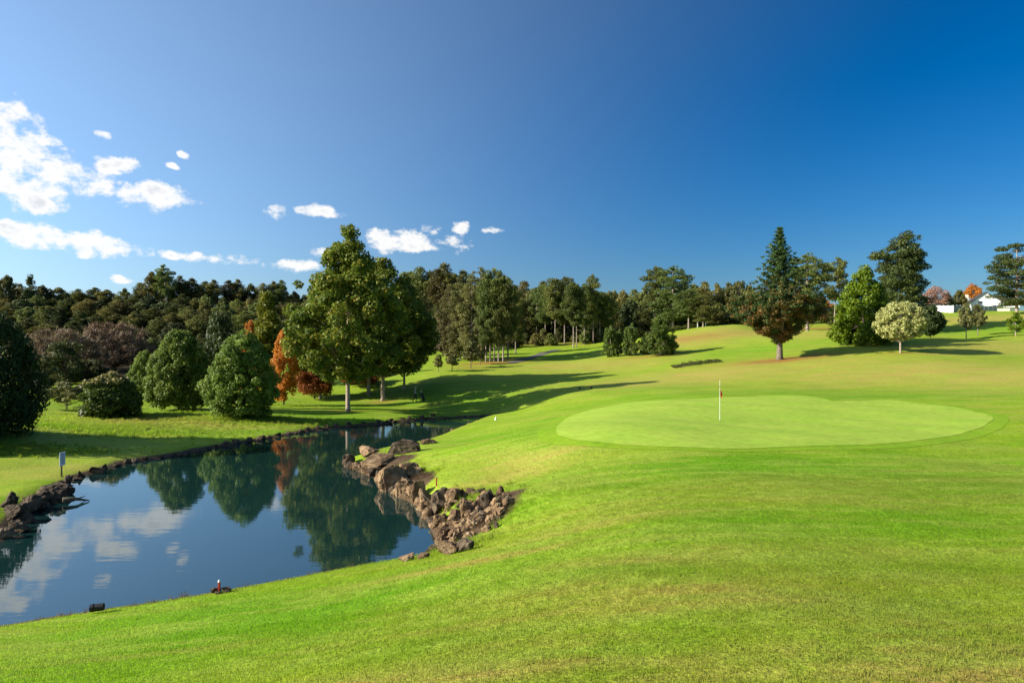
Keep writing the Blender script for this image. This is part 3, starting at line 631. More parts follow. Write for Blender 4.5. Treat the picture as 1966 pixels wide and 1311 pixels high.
pine_tall = [pine_proto(65 + i, 16, .34 + .05 * i, 3.6, 10000, 'leaf_pine', levels=10, per=4, pad=.085, sparse=.85) for i in range(3)]
pine_open = [pine_proto(70 + i, 14, .45, 3.6, 7000, 'leaf_pine', levels=8, per=3, pad=.095, sparse=.8, lean=((1.6, .4) if i else (0, 0))) for i in range(2)]
pine_grove = [pine_proto(75 + i, 16, .24 + .04 * i, 3.2, 11000, 'leaf_pine', levels=14, per=4, pad=.075, sparse=.85, droop=.08, flat=.6) for i in range(3)]
ggrp = 'pines of the grove beside the cart path'
grove = [(862,120,548,26,0,'outermost feathery pine at the pond end of the grove'),(884,117,528,28,1,'feathery pine second from the pond end of the grove'),(906,114,522,30,0,'feathery pine behind the young olive trees'),
         (926,121,514,28,1,'pointed dark topped pine in the middle of the grove'),(933,112.5,526,24,2,'slender pine at the start of the row of grey trunks'),(941,113,520,24,3,'second slender pine in the row of grey trunks'),(949,113,516,24,4,'third slender pine in the row of grey trunks'),
         (957,112.5,520,25,2,'fourth slender pine in the row of grey trunks'),(966,112,528,26,3,'last slender pine of the row, nearest the cart path'),(975,120,532,26,4,'pine behind the end of the row of grey trunks'),(990,132,548,22,2,'shorter pine standing back from the cart path')]
for px, D, top, hw, k, lab in grove: plant_px(pine_full[k] if k < 2 else pine_grove[k - 2], px, D, top, hw, 'pine_tree', lab, group=ggrp)
pgrp = 'tall bare stemmed pines up the fairway'
far_pines = [(1030,156,552,20,0),(1047,152,545,22,1),(1066,148,535,25,2),(1084,150,532,24,0),(1101,140,542,24,1),(1107,141,548,20,2),(1122,146,545,22,0),(1139,146,527,16,1),(1152,150,560,20,2),(1166,150,566,20,0)]
labs = ['pale bare stemmed pine first in the group beyond the cart path','pine with sunlit bare limbs second in the group beyond the cart path','round topped pine in the middle of the group beyond the cart path','bare stemmed pine behind the twin dark trunks','one of twin dark trunked pines beside the fairway, the taller','one of twin dark trunked pines beside the fairway, the shorter','open crowned pine just past the twin dark trunks','narrow pine standing up highest past the twin dark trunks','pale trunked pine above the small fairway conifers','low crowned pine with yellowish trunk above the small fairway conifers']
for (px, D, top, hw, k), lab in zip(far_pines, labs): plant_px(pine_tall[k], px, D, top, hw, 'pine_tree', lab, group=pgrp)

# --- young trees beside the grove
cl = profile_clumps(1.2, 3.6, 1.2, oval, 50, .32, 81, lump=.3); young = proto(cl, 3.8, 1.2, 4500, .2, .11, 'leaf_olive', bark_grey, 81, r0=.07)
ygrp = 'young trees along the grove'
for px, D, top, hw, lab in [(842,98,680,9,'smallest young olive green tree nearest the pond'),(868,98,671,15,'round headed young olive green tree below the grove'),(904,103,654,16,'taller young olive green tree below the grove'),(922,108,660,11,'narrow young tree at the foot of the grove trunks')]:
    plant_px(young, px, D, top, hw, 'young_tree', lab, group=ygrp)

# --- small conifers on the mid fairway
cl = profile_clumps(.1, 4.6, 1.8, egg, 90, .42, 82, lump=.3); smallc = proto(cl, 4.8, 1.8, 9000, .3, .10, 'leaf_green', bark_pale, 82, r0=.1, needle=True)
cl = profile_clumps(.5, 5.6, 2.7, cone, 120, .5, 83, lump=.3); smallp = proto(cl, 6.0, 2.7, 12000, .34, .10, 'leaf_green', bark_pale, 83, r0=.12, needle=True, autumn=lambda c, rng, ct: np.zeros(len(c)))
cgrp = 'small conifers on the fairway'
plant_px(smallc, 1172, 108, 625, 19, 'small_conifer', 'small upright conifer, first of the fairway trio', group=cgrp); plant_px(smallc, 1188, 109, 632, 11, 'small_conifer', 'slim conifer touching the first of the fairway trio', group=cgrp)
plant_px(smallc, 1211, 107, 621, 19, 'small_conifer', 'small upright conifer in the middle of the fairway trio', group=cgrp); plant_px(smallc, 1240, 107, 640, 14, 'small_conifer', 'low conifer tucked beside the wide pyramid conifer', group=cgrp)
plant_px(smallp, 1267, 104, 604, 37, 'small_conifer', 'wide pyramid shaped young conifer with bare stem foot', group=cgrp)

# --- the trees on the right
def mix_autumn(c, rng, ct):
    z = c[:, 2] / 16.0
    return (rng.uniform(size=len(c)) < np.clip((.66 - z) * 1.7, 0, .75) * (.25 + 1.0 * (ct > .4))) * rng.uniform(.45, 1, len(c))
rp = lerp_prof([(0,.12),(.08,.45),(.2,.9),(.3,1),(.42,.86),(.5,.66),(.6,.56),(.7,.42),(.8,.26),(.9,.12),(1,.005)])
cl = profile_clumps(2.0, 15.9, 4.9, rp, 520, .58, 91, lump=.42, inner=.35, flat=.55)
rs = random.Random(17); cl = [tuple(c) for c in cl if c[2] < 7.6]
for lv in range(26):
    t = lv / 25; z = 5.0 + t * 10.6; a0 = rs.uniform(0, 6.28); nb = 7 if t < .8 else 5
    for b_ in range(nb):
        a = a0 + b_ * 6.283 / nb + rs.uniform(-.35, .35); ln = (4.5 * (1 - t) ** 1.05 + .22) * rs.uniform(.60, 1.20)
        for q in (.35, .68, 1.0):
            sz = (.50 - .22 * q) * (1.15 - .6 * t); cl.append((math.cos(a) * ln * q, math.sin(a) * ln * q, z + ln * (.02 + .30 * q * q) - .12 * ln, sz * 1.1, sz * 1.1, sz * .5))
cl = np.array(cl)
mixc = proto(cl, 16, 4.9, 46000, .42, .10, 'leaf_conifer', bark_grey, 91, r0=.36, n_limb=130, fork=.15, needle=True, autumn=mix_autumn, rise=1.05, r_limb=.20)
plant_px(mixc, 1497, 84, 438, 92, 'mixed_conifer', 'big conifer, dark green spire above russet brown lower branches', rz=.6)
cl = pine_clumps(13, .2, 4.4, 92, levels=10, per=5, pad=.10, flat=.4); rpine = proto(cl, 13, 4.4, 14000, .45, .15, 'leaf_pine', bark_pine, 92, r0=.3, n_limb=50, fork=.16, needle=True, rise=.1)
plant_px(rpine, 1550, 120, 488, 48, 'pine_tree', 'round crowned pine just behind the big russet conifer'); plant_px(pine_open[1], 1602, 126, 494, 26, 'pine_tree', 'leaning open pine with tufted branches against the sky', rz=0.0)
cl = profile_clumps(.05, 9.8, 4.2, lerp_prof([(0,.72),(.08,.92),(.2,1),(.4,.86),(.6,.64),(.8,.38),(.93,.2),(1,.06)]), 300, .62, 93, lump=.24, inner=.55); lime = proto(cl, 10, 4.2, 30000, .34, .17, 'leaf_lime', bark_dark, 93, r0=.2)
plant_px(lime, 1658, 91, 512, 68, 'lime_conifer', 'bright yellow green pyramid tree sweeping to the ground', rz=1.0)
cl = profile_clumps(1.0, 15.2, 3.7, lerp_prof([(0,.7),(.15,.95),(.4,1),(.55,.95),(.7,.8),(.85,.5),(.95,.25),(1,.08)]), 230, .9, 94, lump=.45, inner=.4, flat=.5); cyp = proto(cl, 15.5, 3.7, 24000, .42, .14, 'leaf_cypress', bark_dark, 94, r0=.3, needle=True)
plant_px(cyp, 1730, 116, 447, 58, 'dark_cypress', 'tall dark conifer with ragged branches behind the lime tree', rz=2.0)
cl = profile_clumps(1.5, 5.9, 2.75, sph, 330, .34, 95, lump=.08, inner=.72); var = proto(cl, 6.0, 2.75, 17000, .22, .15, 'leaf_variegated', bark_pale, 95, r0=.15, n_limb=40, fork=.2, multi=2, up=.5, rise=.8)
plant_px(var, 1729, 80, 579, 46, 'variegated_tree', 'round cream leaved tree on a short pale forked trunk', rz=1.0)
cl = profile_clumps(.5, 4.3, 2.0, sph, 130, .42, 96, lump=.12, inner=.6); dk = proto(cl, 4.4, 2.0, 11000, .24, .15, 'leaf_evergreen', bark_dark, 96)
plant_px(dk, 1786, 97, 586, 27, 'round_tree', 'small dark round tree beside the cream leaved tree')
plant_px(young, 1855, 99, 582, 14, 'young_tree', 'young olive tree with pale stem, nearer of the fence pair', group='young trees on the upper slope'); plant_px(young, 1877, 104, 584, 13, 'young_tree', 'young olive tree farther of the pair below the white house', group='young trees on the upper slope')
cl = profile_clumps(.9, 3.4, 1.1, egg, 45, .3, 97, lump=.3); young2 = proto(cl, 3.6, 1.1, 4500, .18, .11, 'leaf_lime', bark_pale, 97, r0=.06)
plant_px(young2, 1950, 98, 599, 15, 'young_tree', 'bushy young green tree standing alone near the right edge', group='young trees on the upper slope')
cl = pine_clumps(13, .16, 5.0, 98, levels=11, per=5, pad=.10, flat=.38); edge = proto(cl, 13, 5.0, 17000, .42, .15, 'leaf_cypress', bark_pale, 98, r0=.28, n_limb=60, fork=.12, needle=True, rise=.1)
plant_px(edge, 1952, 137, 468, 54, 'spreading_pine', 'spreading layered pine at the right edge beside the white house', rz=.7)
cl = profile_clumps(1.2, 6.8, 3.2, sph, 110, .6, 99, lump=.3); pink = proto(cl, 7, 3.2, 9000, .28, .12, 'leaf_pink', bark_grey, 99)
plant_px(pink, 1796, 168, 549, 25, 'autumn_tree', 'pinkish bare looking autumn tree behind the white fence')
cl = profile_clumps(1.2, 6.8, 3.2, sph, 110, .6, 100, lump=.25); org2 = proto(cl, 7, 3.2, 9000, .28, .2, 'leaf_orange', bark_grey, 100)
plant_px(org2, 1866, 188, 545, 23, 'autumn_tree', 'golden orange autumn tree behind the white house')
plant_px(org2, 1583, 140, 574, 19, 'autumn_tree', 'small orange tree beneath the leaning pine')
cl = profile_clumps(.3, 6.2, 3.0, dome, 110, .65, 101, lump=.3); fbush = proto(cl, 6.4, 3.0, 9000, .36, .24, 'leaf_forest', bark_dark, 101)
for px, D, top, hw, lab in [(1822,170,566,13,'green shrub between the pink tree and the fence'),(1842,172,557,16,'darker green tree behind the fence, next to the orange tree'),(1606,132,585,26,'dark shrub at the foot of the leaning pine'),(1640,140,580,26,'dark shrub behind the lime tree'),(1535,140,590,30,'shaded shrub behind the big russet conifer'),(1920,176,568,18,'dark shrub beside the white house wall')]:
    plant_px(fbush, px, D, top, hw, 'evergreen_shrub', lab, 'shrub')
for px, D, top, hw, k, lab in [(1258,152,512,28,0,'tall dark pine, left one of the pair above the pyramid conifer'),(1292,148,512,42,1,'broad dark crowned pine above the pyramid conifer'),(1322,136,556,32,0,'lower pine with bare trunk at the crest of the slope'),(1350,134,566,28,1,'dark pine beside the lower pine on the crest')]:
    plant_px(rpine if k else pine_tall[1], px, D, top, hw, 'pine_tree', lab, group='pines at the crest of the slope')

# low clump of dark reeds and shrubs in the dip of the fairway
def low_clump():
    rng = np.random.default_rng(5); c0 = G(1338, 699); n = 1700; u = rng.uniform(-1, 1, n); v = rng.normal(0, .75, n)
    c = np.c_[u * 3.1, v * 1.0 + .3 * u, np.zeros(n)]; c[:, 2] = H(c[:, 0] + c0[0], c[:, 1] + c0[1]) - c0[2] + rng.uniform(.02, .30, n) * (.55 + .6 * np.sin(u * 9) ** 2) * (1 - u * u * .6)
    vv, f = leaf_quads(c, unit(rng.normal(size=(n, 3))), .38, .06, rng, np.tile(np.array([0, 0, 1.0]), (n, 1)))
    me = mesh_np('low_shrub_patch', vv, f, {'tint': np.repeat(rng.uniform(size=n), 4)}); o = link('low_shrub_patch', me, LEAFM['leaf_forest_dark']); o.location = tuple(c0)
    tag(o, 'long low dark shrub strip in the dip below the pyramid conifer', 'shrub')
low_clump()

# ------------------------------------------------------------------ the wooded hillside behind
pk = lerp_prof([(0,.75),(.3,1),(.6,.85),(.8,.6),(1,.12)])
for_pine = [pine_proto(110 + i, 15, .18, 3.0, 7500, 'leaf_forest', levels=13, per=4, pad=.075, Ln=.6, flat=.9, prof=pk) for i in range(2)] + [pine_proto(113, 15, .45, 2.6, 4200, 'leaf_forest', levels=8, per=3, pad=.075, Ln=.6, sparse=.8, flat=.8, prof=pk)]
for_con = [proto(profile_clumps(.8, 13.8, 3.4, cone, 130, .75, 115, lump=.4, flat=.9), 14, 3.4, 7500, .55, .20, 'leaf_forest_dark', bark_dark, 115, needle=True)]
for_bro = [proto(profile_clumps(1.0, 10.6, 4.4, oval, 170, .85, 120 + i, lump=.45), 11, 4.4, 9500, .50, .34, ('leaf_forest', 'leaf_forest_dark')[i % 2], bark_dark, 120 + i) for i in range(3)]
def place_word(px):
    for lim, w in ((95, 'above the huge evergreen bush'), (165, 'above the russet thicket'), (260, 'above the grey brown thicket'), (330, 'above the slim bush'), (400, 'above the oval bush with bare stem'), (470, 'above the second oval bush'), (560, 'above the orange autumn tree'), (780, 'behind the tall broadleaf trees'), (860, 'at the pond end of the grove'), (930, 'behind the feathery grove pines'), (1000, 'behind the row of grey trunks'), (1080, 'above the cart path'), (1160, 'behind the twin dark trunks'), (1250, 'above the small fairway conifers'), (1340, 'behind the crest pines')):
        if px < lim: return w
    return 'next to the big russet conifer'
sky_group = 'trees along the skyline of the wooded hill'
skyline = [(12,205,528,26,'b'),(38,215,545,20,'p'),(58,210,527,18,'c'),(82,222,548,24,'b'),(112,225,552,24,'b'),(150,235,555,22,'p'),(182,240,552,18,'q'),(205,238,556,20,'q'),(240,235,554,22,'b'),(268,228,544,18,'p'),(292,222,522,20,'q'),(308,222,520,17,'q'),(322,220,509,18,'L'),
           (345,225,530,22,'p'),(368,226,534,20,'q'),(395,232,540,20,'q'),(410,230,537,16,'q'),(440,235,538,18,'q'),(456,236,536,15,'q'),(482,240,546,22,'b'),(505,236,544,20,'p'),(525,238,540,16,'q'),(540,238,538,16,'q'),(565,240,560,22,'b'),(600,236,556,22,'b'),
           (788,205,522,22,'b'),(806,200,513,16,'p'),(824,200,522,18,'p'),(842,195,517,20,'p'),(853,198,506,14,'p'),(872,195,526,18,'p'),(890,200,520,20,'p'),(1006,185,540,20,'p'),(1020,180,556,20,'b'),(1044,190,540,20,'p'),(1170,190,560,22,'b'),(1195,185,558,22,'b'),(1218,182,556,22,'p'),(1240,180,552,20,'b'),
           (1330,180,545,22,'b'),(1352,178,541,16,'p'),(1376,182,545,20,'b'),(1398,178,543,18,'p'),(1420,176,540,22,'b'),(1440,172,548,20,'b'),(1465,170,560,22,'b')]
kinds = {'p': for_pine[:2], 'q': [for_pine[2]], 'c': for_con, 'b': for_bro, 'L': [pine_open[1]]}
for i, (px, D, top, hw, k) in enumerate(skyline):
    ks = kinds[k]
    if k == 'L': lab, g2 = 'tallest pine on the wooded skyline, leaning over with open tufts', None
    else: lab, g2 = {'p': 'tufted pine on the wooded skyline ', 'q': 'thin open pine silhouetted on the wooded skyline ', 'c': 'pointed conifer on the wooded skyline ', 'b': 'rounded broadleaf crown on the wooded skyline '}[k] + place_word(px), sky_group
    plant_px(ks[i % len(ks)], px, D, top, hw, 'skyline_pine' if k in 'pqL' else ('skyline_conifer' if k == 'c' else 'skyline_tree'), lab, group=g2, minr=.30 if k in 'pb' else .2)
rr = random.Random(3); wood_group = 'trees filling the wooded hillside'
def fill_row(D0, x0, x1, step, t0, t1, mixk, hw):
    px = x0
    while px < x1:
        D = D0 * rr.uniform(.95, 1.06); k = rr.choice(mixk); ks = kinds[k]
        plant_px(ks[rr.randrange(len(ks))], px, D, rr.uniform(t0, t1), hw * rr.uniform(.85, 1.25), {'b': 'woodland_tree', 'p': 'woodland_pine', 'c': 'woodland_conifer'}[k], {'b': 'broadleaf tree ', 'p': 'pine ', 'c': 'pointed conifer '}[k] + ('high' if D0 > 185 else 'midway up' if D0 > 150 else 'low') + ' in the woods ' + place_word(px), group=wood_group, minr=.30)
        px += step * rr.uniform(.8, 1.2)
fill_row(255, -20, 660, 26, 562, 572, 'bp', 22)
fill_row(210, -20, 640, 28, 564, 582, 'bpp', 22)
fill_row(190, -20, 640, 32, 572, 590, 'bpp', 24)
fill_row(162, -20, 640, 34, 588, 608, 'bppc', 26)
fill_row(135, -20, 560, 40, 606, 634, 'bbcp', 30)
fill_row(118, 240, 470, 44, 640, 662, 'bbc', 30)
fill_row(215, 780, 1480, 26, 556, 568, 'bp', 22)
fill_row(165, 780, 1050, 30, 560, 585, 'bpp', 24)
fill_row(140, 770, 900, 34, 590, 615, 'bb', 26)
fill_row(168, 1000, 1260, 32, 575, 596, 'bbp', 24)
fill_row(158, 1280, 1480, 32, 575, 592, 'bb', 26)
fill_row(148, 1350, 1440, 30, 590, 604, 'bb', 26)
# dark hedge of shrubs above the cart path
for i, px in enumerate(range(962, 1170, 16)):
    plant_px(fbush, px + rr.uniform(-3, 3), 150 + rr.uniform(-4, 6) - (6 if px < 1000 else 0), rr.uniform(628, 640), 14, 'hedge_shrub', 'dark leafy shrub in the hedge line above the cart path', 'shrub', 'hedge shrubs above the cart path')
for px in (1185, 1225, 1300, 1325): plant_px(fbush, px, 142, 628, 18, 'hedge_shrub', 'dark leafy shrub behind the small fairway conifers', 'shrub', 'shrubs behind the small conifers')

# ------------------------------------------------------------------ rocks
def rock_mat(name, ca, cb, cc):
    m, nt, b = new_mat(name); N = nt.nodes; L = nt.links; tc = N.new('ShaderNodeNewGeometry')
    n = N.new('ShaderNodeTexNoise'); n.inputs['Scale'].default_value = 2.2; n.inputs['Detail'].default_value = 8; n.inputs['Roughness'].default_value = .65; L.new(tc.outputs['Position'], n.inputs['Vector'])
    n2 = N.new('ShaderNodeTexNoise'); n2.inputs['Scale'].default_value = 14; n2.inputs['Detail'].default_value = 6; L.new(tc.outputs['Position'], n2.inputs['Vector'])
    r = N.new('ShaderNodeValToRGB'); e = r.color_ramp.elements; e[0].position = .3; e[0].color = ca + (1,); e[1].position = .72; e[1].color = cc + (1,); k = e.new(.5); k.color = cb + (1,)
    L.new(n.outputs[0], r.inputs[0]); oi = N.new('ShaderNodeObjectInfo'); mr = N.new('ShaderNodeMapRange'); mr.inputs[3].default_value = .7; mr.inputs[4].default_value = 1.3; L.new(oi.outputs['Random'], mr.inputs[0])
    hs = N.new('ShaderNodeHueSaturation'); L.new(mr.outputs[0], hs.inputs['Value']); L.new(r.outputs[0], hs.inputs['Color']); L.new(hs.outputs[0], b.inputs['Base Color'])
    b.inputs['Roughness'].default_value = .9; b.inputs['Specular IOR Level'].default_value = .15
    bp = N.new('ShaderNodeBump'); bp.inputs['Strength'].default_value = .8; bp.inputs['Distance'].default_value = .05; L.new(n2.outputs[0], bp.inputs['Height']); L.new(bp.outputs[0], b.inputs['Normal'])
    return m
ROCK = rock_mat('rock_brown', (.055, .034, .018), (.165, .105, .055), (.320, .230, .130)); ROCKD = rock_mat('rock_dark', (.022, .017, .012), (.070, .050, .032), (.16, .125, .080))
def rock_mesh(seed, pts_n=16):
    rng = random.Random(seed); bm = bmesh.new()
    for _ in range(pts_n):
        v = Vector((rng.uniform(-1, 1), rng.uniform(-1, 1), rng.uniform(-1, 1))); v = v / max(abs(v.x), abs(v.y), abs(v.z)) * rng.uniform(.75, 1); v *= .5; bm.verts.new(v)
    r = bmesh.ops.convex_hull(bm, input=bm.verts[:]); bmesh.ops.delete(bm, geom=[g for g in r['geom_interior'] if isinstance(g, bmesh.types.BMVert)], context='VERTS')
    bmesh.ops.bevel(bm, geom=bm.edges[:] , offset=.03, segments=1, affect='EDGES', clamp_overlap=True)
    bmesh.ops.triangulate(bm, faces=bm.faces[:]); bmesh.ops.subdivide_edges(bm, edges=bm.edges[:], cuts=1, use_grid_fill=True); bmesh.ops.triangulate(bm, faces=bm.faces[:]); bmesh.ops.subdivide_edges(bm, edges=[e_ for e_ in bm.edges if e_.calc_length() > .12], cuts=1); bmesh.ops.triangulate(bm, faces=bm.faces[:])
    for v in bm.verts:
        q = v.co * 3.2 + Vector((seed, 0, 0)); rdg = 1 - abs(mnoise.noise(v.co * 5 + Vector((0, seed, 0)))) * 2
        v.co += v.co.normalized() * (mnoise.fractal(q, .8, 2.2, 4) * .085 - max(0, rdg - .55) * .12)
    me = bpy.data.meshes.new('boulder'); bm.normal_update(); bm.to_mesh(me); bm.free(); return me
ROCKS = [rock_mesh(200 + i) for i in range(14)]; DARKS = [m.copy() for m in ROCKS]
for m in ROCKS: m.materials.append(ROCK)
for m in DARKS: m.materials.append(ROCKD)
rk = random.Random(9)
def rock(loc, w, d, h, label, group=None, dark=False, rz=None, tilt=.15, sink=.22, name='boulder', seed=None):
    me = (DARKS if dark else ROCKS)[rk.randrange(len(ROCKS)) if seed is None else seed]
    o = bpy.data.objects.new(name, me); COL.objects.link(o); o.location = (loc[0], loc[1], loc[2] + h * (.5 - sink)); o.scale = (w, d, h)
    o.rotation_euler = (rk.uniform(-tilt, tilt), rk.uniform(-tilt, tilt), rk.uniform(0, 6.28) if rz is None else rz); return tag(o, label, 'rock', group)
def rock_px(px, py, wpx, hpx, label, D=None, dark=False, group='rocks of the stony point', dep=.8, **kw):
    if D is None: g = G(px, py)
    else: g = ground_at(px, D)
    g[2] = max(g[2], -.1); s = g[1] / F; w = wpx * s; h = hpx * s * 1.02; g[1] += w * dep * .3
    return rock(g, w * .98, w * dep, h, label, group, dark, rz=rk.uniform(-.5, .5), **kw)
rock_px(772, 872, 78, 34, 'large flat topped slab at the tip of the stony point', dark=True, dep=.45, tilt=.05)
rock_px(820, 853, 40, 12, 'thin flat rock in the grass behind the large slab')
rock_px(702, 878, 56, 24, 'long humped rock in front of the large slab'); rock_px(668, 893, 30, 28, 'dark upright rock at the water end of the stony point', dark=True); rock_px(684, 903, 22, 20, 'small reddish rock beside the dark end rock')
rock_px(720, 900, 66, 34, 'wide earthy mound of rock on the point', dep=1.0); rock_px(720, 914, 34, 20, 'broken dark rubble rock below the earthy mound', dark=True)
rock_px(748, 940, 58, 56, 'tall tan boulder rising from the water of the point'); rock_px(788, 915, 50, 34, 'tan rock set in the turf behind the tall tan boulder'); rock_px(772, 955, 48, 44, 'grooved grey boulder at the waterline'); rock_px(800, 962, 40, 46, 'smooth brown boulder beside the grooved one')
rock_px(822, 972, 42, 44, 'sandy topped boulder at the inner bend of the point'); rock_px(846, 980, 46, 56, 'big dark sided standing slab above the cove', dep=.6, dark=True); rock_px(868, 968, 34, 46, 'mossy rock behind the standing slab'); rock_px(836, 990, 26, 30, 'low wet rock at the foot of the standing slab', dark=True)
rock_px(858, 1066, 62, 32, 'long rock at the mouth of the cove'); rock_px(892, 1058, 40, 26, 'dark ended rock resting on the turf at the cove', dark=True); rock_px(780, 1077, 40, 12, 'flat wet rock on the near shore'); rock_px(812, 1073, 28, 12, 'low rock between the near shore and the cove')
rock_px(936, 975, 34, 42, 'dark pointed standing rock in the upper rubble', dark=True); rock_px(962, 978, 40, 30, 'hollowed rock near the top of the rubble'); rock_px(972, 956, 20, 14, 'small grey stone at the top corner of the rubble'); rock_px(898, 990, 36, 36, 'leaning tan rock in the middle of the rubble')
rub = [(870,988),(884,975),(902,968),(918,962),(930,1000),(915,1005),(900,1020),(884,1012),(868,1005),(858,1000),(852,1018),(866,1028),(880,1035),(895,1040),(910,1030),(928,1022),(945,1000),(958,1000),(945,985),(920,985),(885,1050),(868,1045),(856,1040),(905,1050),(938,1012),(952,1015),(876,960),(890,955),(908,950),(925,950),(946,962),(880,1000),(895,1005),(862,985),(912,975),(848,1030)]
for i, (px, py) in enumerate(rub): rock_px(px + rk.uniform(-4, 4), py + rk.uniform(-3, 3), rk.uniform(13, 27), rk.uniform(10, 19), 'brown angular rock in the tumbled rubble above the cove', None, rk.random() < .35, 'rubble rocks above the cove', tilt=.6, sink=.36)
# stone edging of the far bank
COVE_ROCKS = True
def along(poly, step):
    out = []; acc = 0
    for (x0, y0), (x1, y1) in zip(poly, poly[1:]):
        L_ = math.hypot(x1 - x0, y1 - y0); t = acc
        while t < L_: out.append((x0 + (x1 - x0) * t / L_, y0 + (y1 - y0) * t / L_)); t += step * rk.uniform(.6, 1.4)
        acc = t - L_
    return out
for (x, y) in along([near_shore[-1]] + cove[:-1], .55):
    w = rk.uniform(.4, .95); rock((x + rk.uniform(.0, .35), y + rk.uniform(-.1, .25), -.08), w, w * .85, rk.uniform(.35, .75), 'brown waterline rock in the wall of the stony point', 'waterline rocks of the stony point', rk.random() < .3, tilt=.4)
for i in range(75):
    px, py = rk.uniform(845, 975), rk.uniform(948, 1060)
    if py > 1075 - (px - 850) * .72 or py < 930 + max(0, (px - 930)) * .3: continue
    g_ = G(px, py); w = rk.uniform(.22, .5); rock(g_, w, w * .8, w * rk.uniform(.5, .9), 'small brown chip of rock scattered through the rubble', 'small stones in the rubble', rk.random() < .3, name='small_stone', tilt=.7)
for (x, y) in along(far_shore, .85):
    px = CX + x / y * F; b = .65 if px > 200 else 1.05; w = rk.uniform(.35, 1.05) * b; h = rk.uniform(.2, .55) * b
    rock((x + rk.uniform(-.15, .15), y + rk.uniform(-.05, .35), .0), w, w * .8, h, 'dark stone in the edging of the far pond bank' if px > 200 else 'dark boulder piled on the bank below the notice board', 'stone edging of the far bank' if px > 200 else 'boulders below the notice board', True, name='bank_stone', tilt=.35)
for px, py, w, h in [(20,1000,52,42),(60,985,56,40),(100,975,52,44),(25,1030,40,40),(75,965,40,30),(118,962,36,30),(8,975,40,36),(45,1010,36,30)]: rock_px(px, py, w, h, 'dark boulder piled on the bank below the notice board', None, True, 'boulders below the notice board', tilt=.4)
for (x, y) in along(far_shore[2:9], 1.3): rock((x, y + .7, h1(x, y + .7)), .5, .4, .3, 'dark stone in the edging of the far pond bank', 'stone edging of the far bank', True, name='bank_stone')
for (x, y) in along(back[3:], 2.0): rock((x + .2, y, .05), .6, .5, .28, 'pale brown stone on the back shore of the green', 'stones on the back shore', False, name='bank_stone')

# ------------------------------------------------------------------ small things
white = simple_mat('white_paint', (.75, .74, .70), .5, .3); red = simple_mat('red_paint', (.36, .03, .02), .5, .3); black = simple_mat('black_plastic', (.012, .012, .014), .6, .3)
wood = simple_mat('weathered_wood', (.10, .085, .06), .85, .1, (8, .4)); orange_cloth = simple_mat('orange_cloth', (.62, .12, .03), .8, .1)
# flagstick
fb = G(1382, 808); e = empty('flagstick', tuple(fb)); tag(e, 'white flagstick with small limp orange red flag standing in the putting green', 'flagstick')
bm = bmesh.new(); add_tube(bm, [(0, 0, -.1), (0, 0, 1.2), (0, 0, 2.2)], [.012, .010, .008], 8); bm_obj('pole', bm, white, e)
bm = bmesh.new()
N1, N2 = 8, 10; gv = [[None] * N2 for _ in range(N1)]
for i in range(N1):
    for j in range(N2):
        u = i / (N1 - 1); w_ = j / (N2 - 1); gv[i][j] = bm.verts.new((.012 + u * .11 + .015 * math.sin(w_ * 7), .05 * math.sin(u * 9 + w_ * 2) * u, 1.72 - w_ * .36 - u * .16 - .02 * math.sin(u * 8)))
for i in range(N1 - 1):
    for j in range(N2 - 1): bm.faces.new((gv[i][j], gv[i + 1][j], gv[i + 1][j + 1], gv[i][j + 1]))
bmesh.ops.solidify(bm, geom=bm.faces[:], thickness=.006); bm_obj('flag', bm, orange_cloth, e, True)
bm = bmesh.new(); bmesh.ops.create_circle(bm, cap_ends=True, radius=.054, segments=20)
for v in bm.verts: v.co.z = .028
bm_obj('cup', bm, black, e)
bm = bmesh.new(); add_tube(bm, [(0, 0, 1.80), (0, 0, 1.88)], [.014, .014], 8); bm_obj('red_band', bm, red, e)
# notice board
nb = G(119, 915); e = empty('notice_board', tuple(nb), math.radians(97)); tag(e, 'small white notice board on a dark post by the pond bank', 'sign')
bm = bmesh.new(); add_box(bm, (0, .02, .45), (.07, .05, 1.1)); bm_obj('post', bm, wood, e)
bm = bmesh.new(); add_box(bm, (0, -.02, .87), (.50, .03, .66)); bmesh.ops.bevel(bm, geom=bm.edges[:], offset=.008, segments=1, affect='EDGES'); bd = bm_obj('board', bm, simple_mat('board_paint', (.62, .66, .70), .5, .3), e)
gl = simple_mat('faded_print', (.12, .13, .16), .7, .2)
for i in range(6):
    bm = bmesh.new(); w_ = .36 - .05 * (i % 3); add_box(bm, (-.02 + .01 * i, -.0385, 1.12 - i * .09), (w_, .003, .03)); bm_obj('print_line', bm, gl, bd)
# hazard stakes
def stake(px, py, hgt, label, D=None, top=None):
    g = G(px, py) if D is None else ground_at(px, D); e_ = empty('hazard_stake', tuple(g)); tag(e_, label, 'stake', 'red hazard stakes')
    bm = bmesh.new(); add_box(bm, (0, 0, hgt * .5 - .08), (.05, .05, hgt + .16)); bmesh.ops.bevel(bm, geom=bm.edges[:], offset=.006, segments=1, affect='EDGES'); bm_obj('stake', bm, red, e_)
    bm = bmesh.new(); add_tube(bm, [(0, 0, hgt - .005), (0, 0, hgt + .03), (0, 0, hgt + .05)], [.034, .034, .012], 4); bm_obj('stake_cap', bm, white if top is None else top, e_)
stake(421, 1139, .27, 'short red stake with pale cap on the near shore'); stake(838, 934, .30, 'tiny red stake behind the dark standing slab', top=red)
for dx, dy, s in ((-.12, .1, .2), (.14, .05, .24), (.02, -.08, .16)): 
    g = G(421, 1139); rock((g[0] + dx, g[1] + dy, g[2]), s * 1.3, s, s * .7, 'dark stone at the foot of the red near shore stake', 'stones round the red stake', True, name='small_stone')
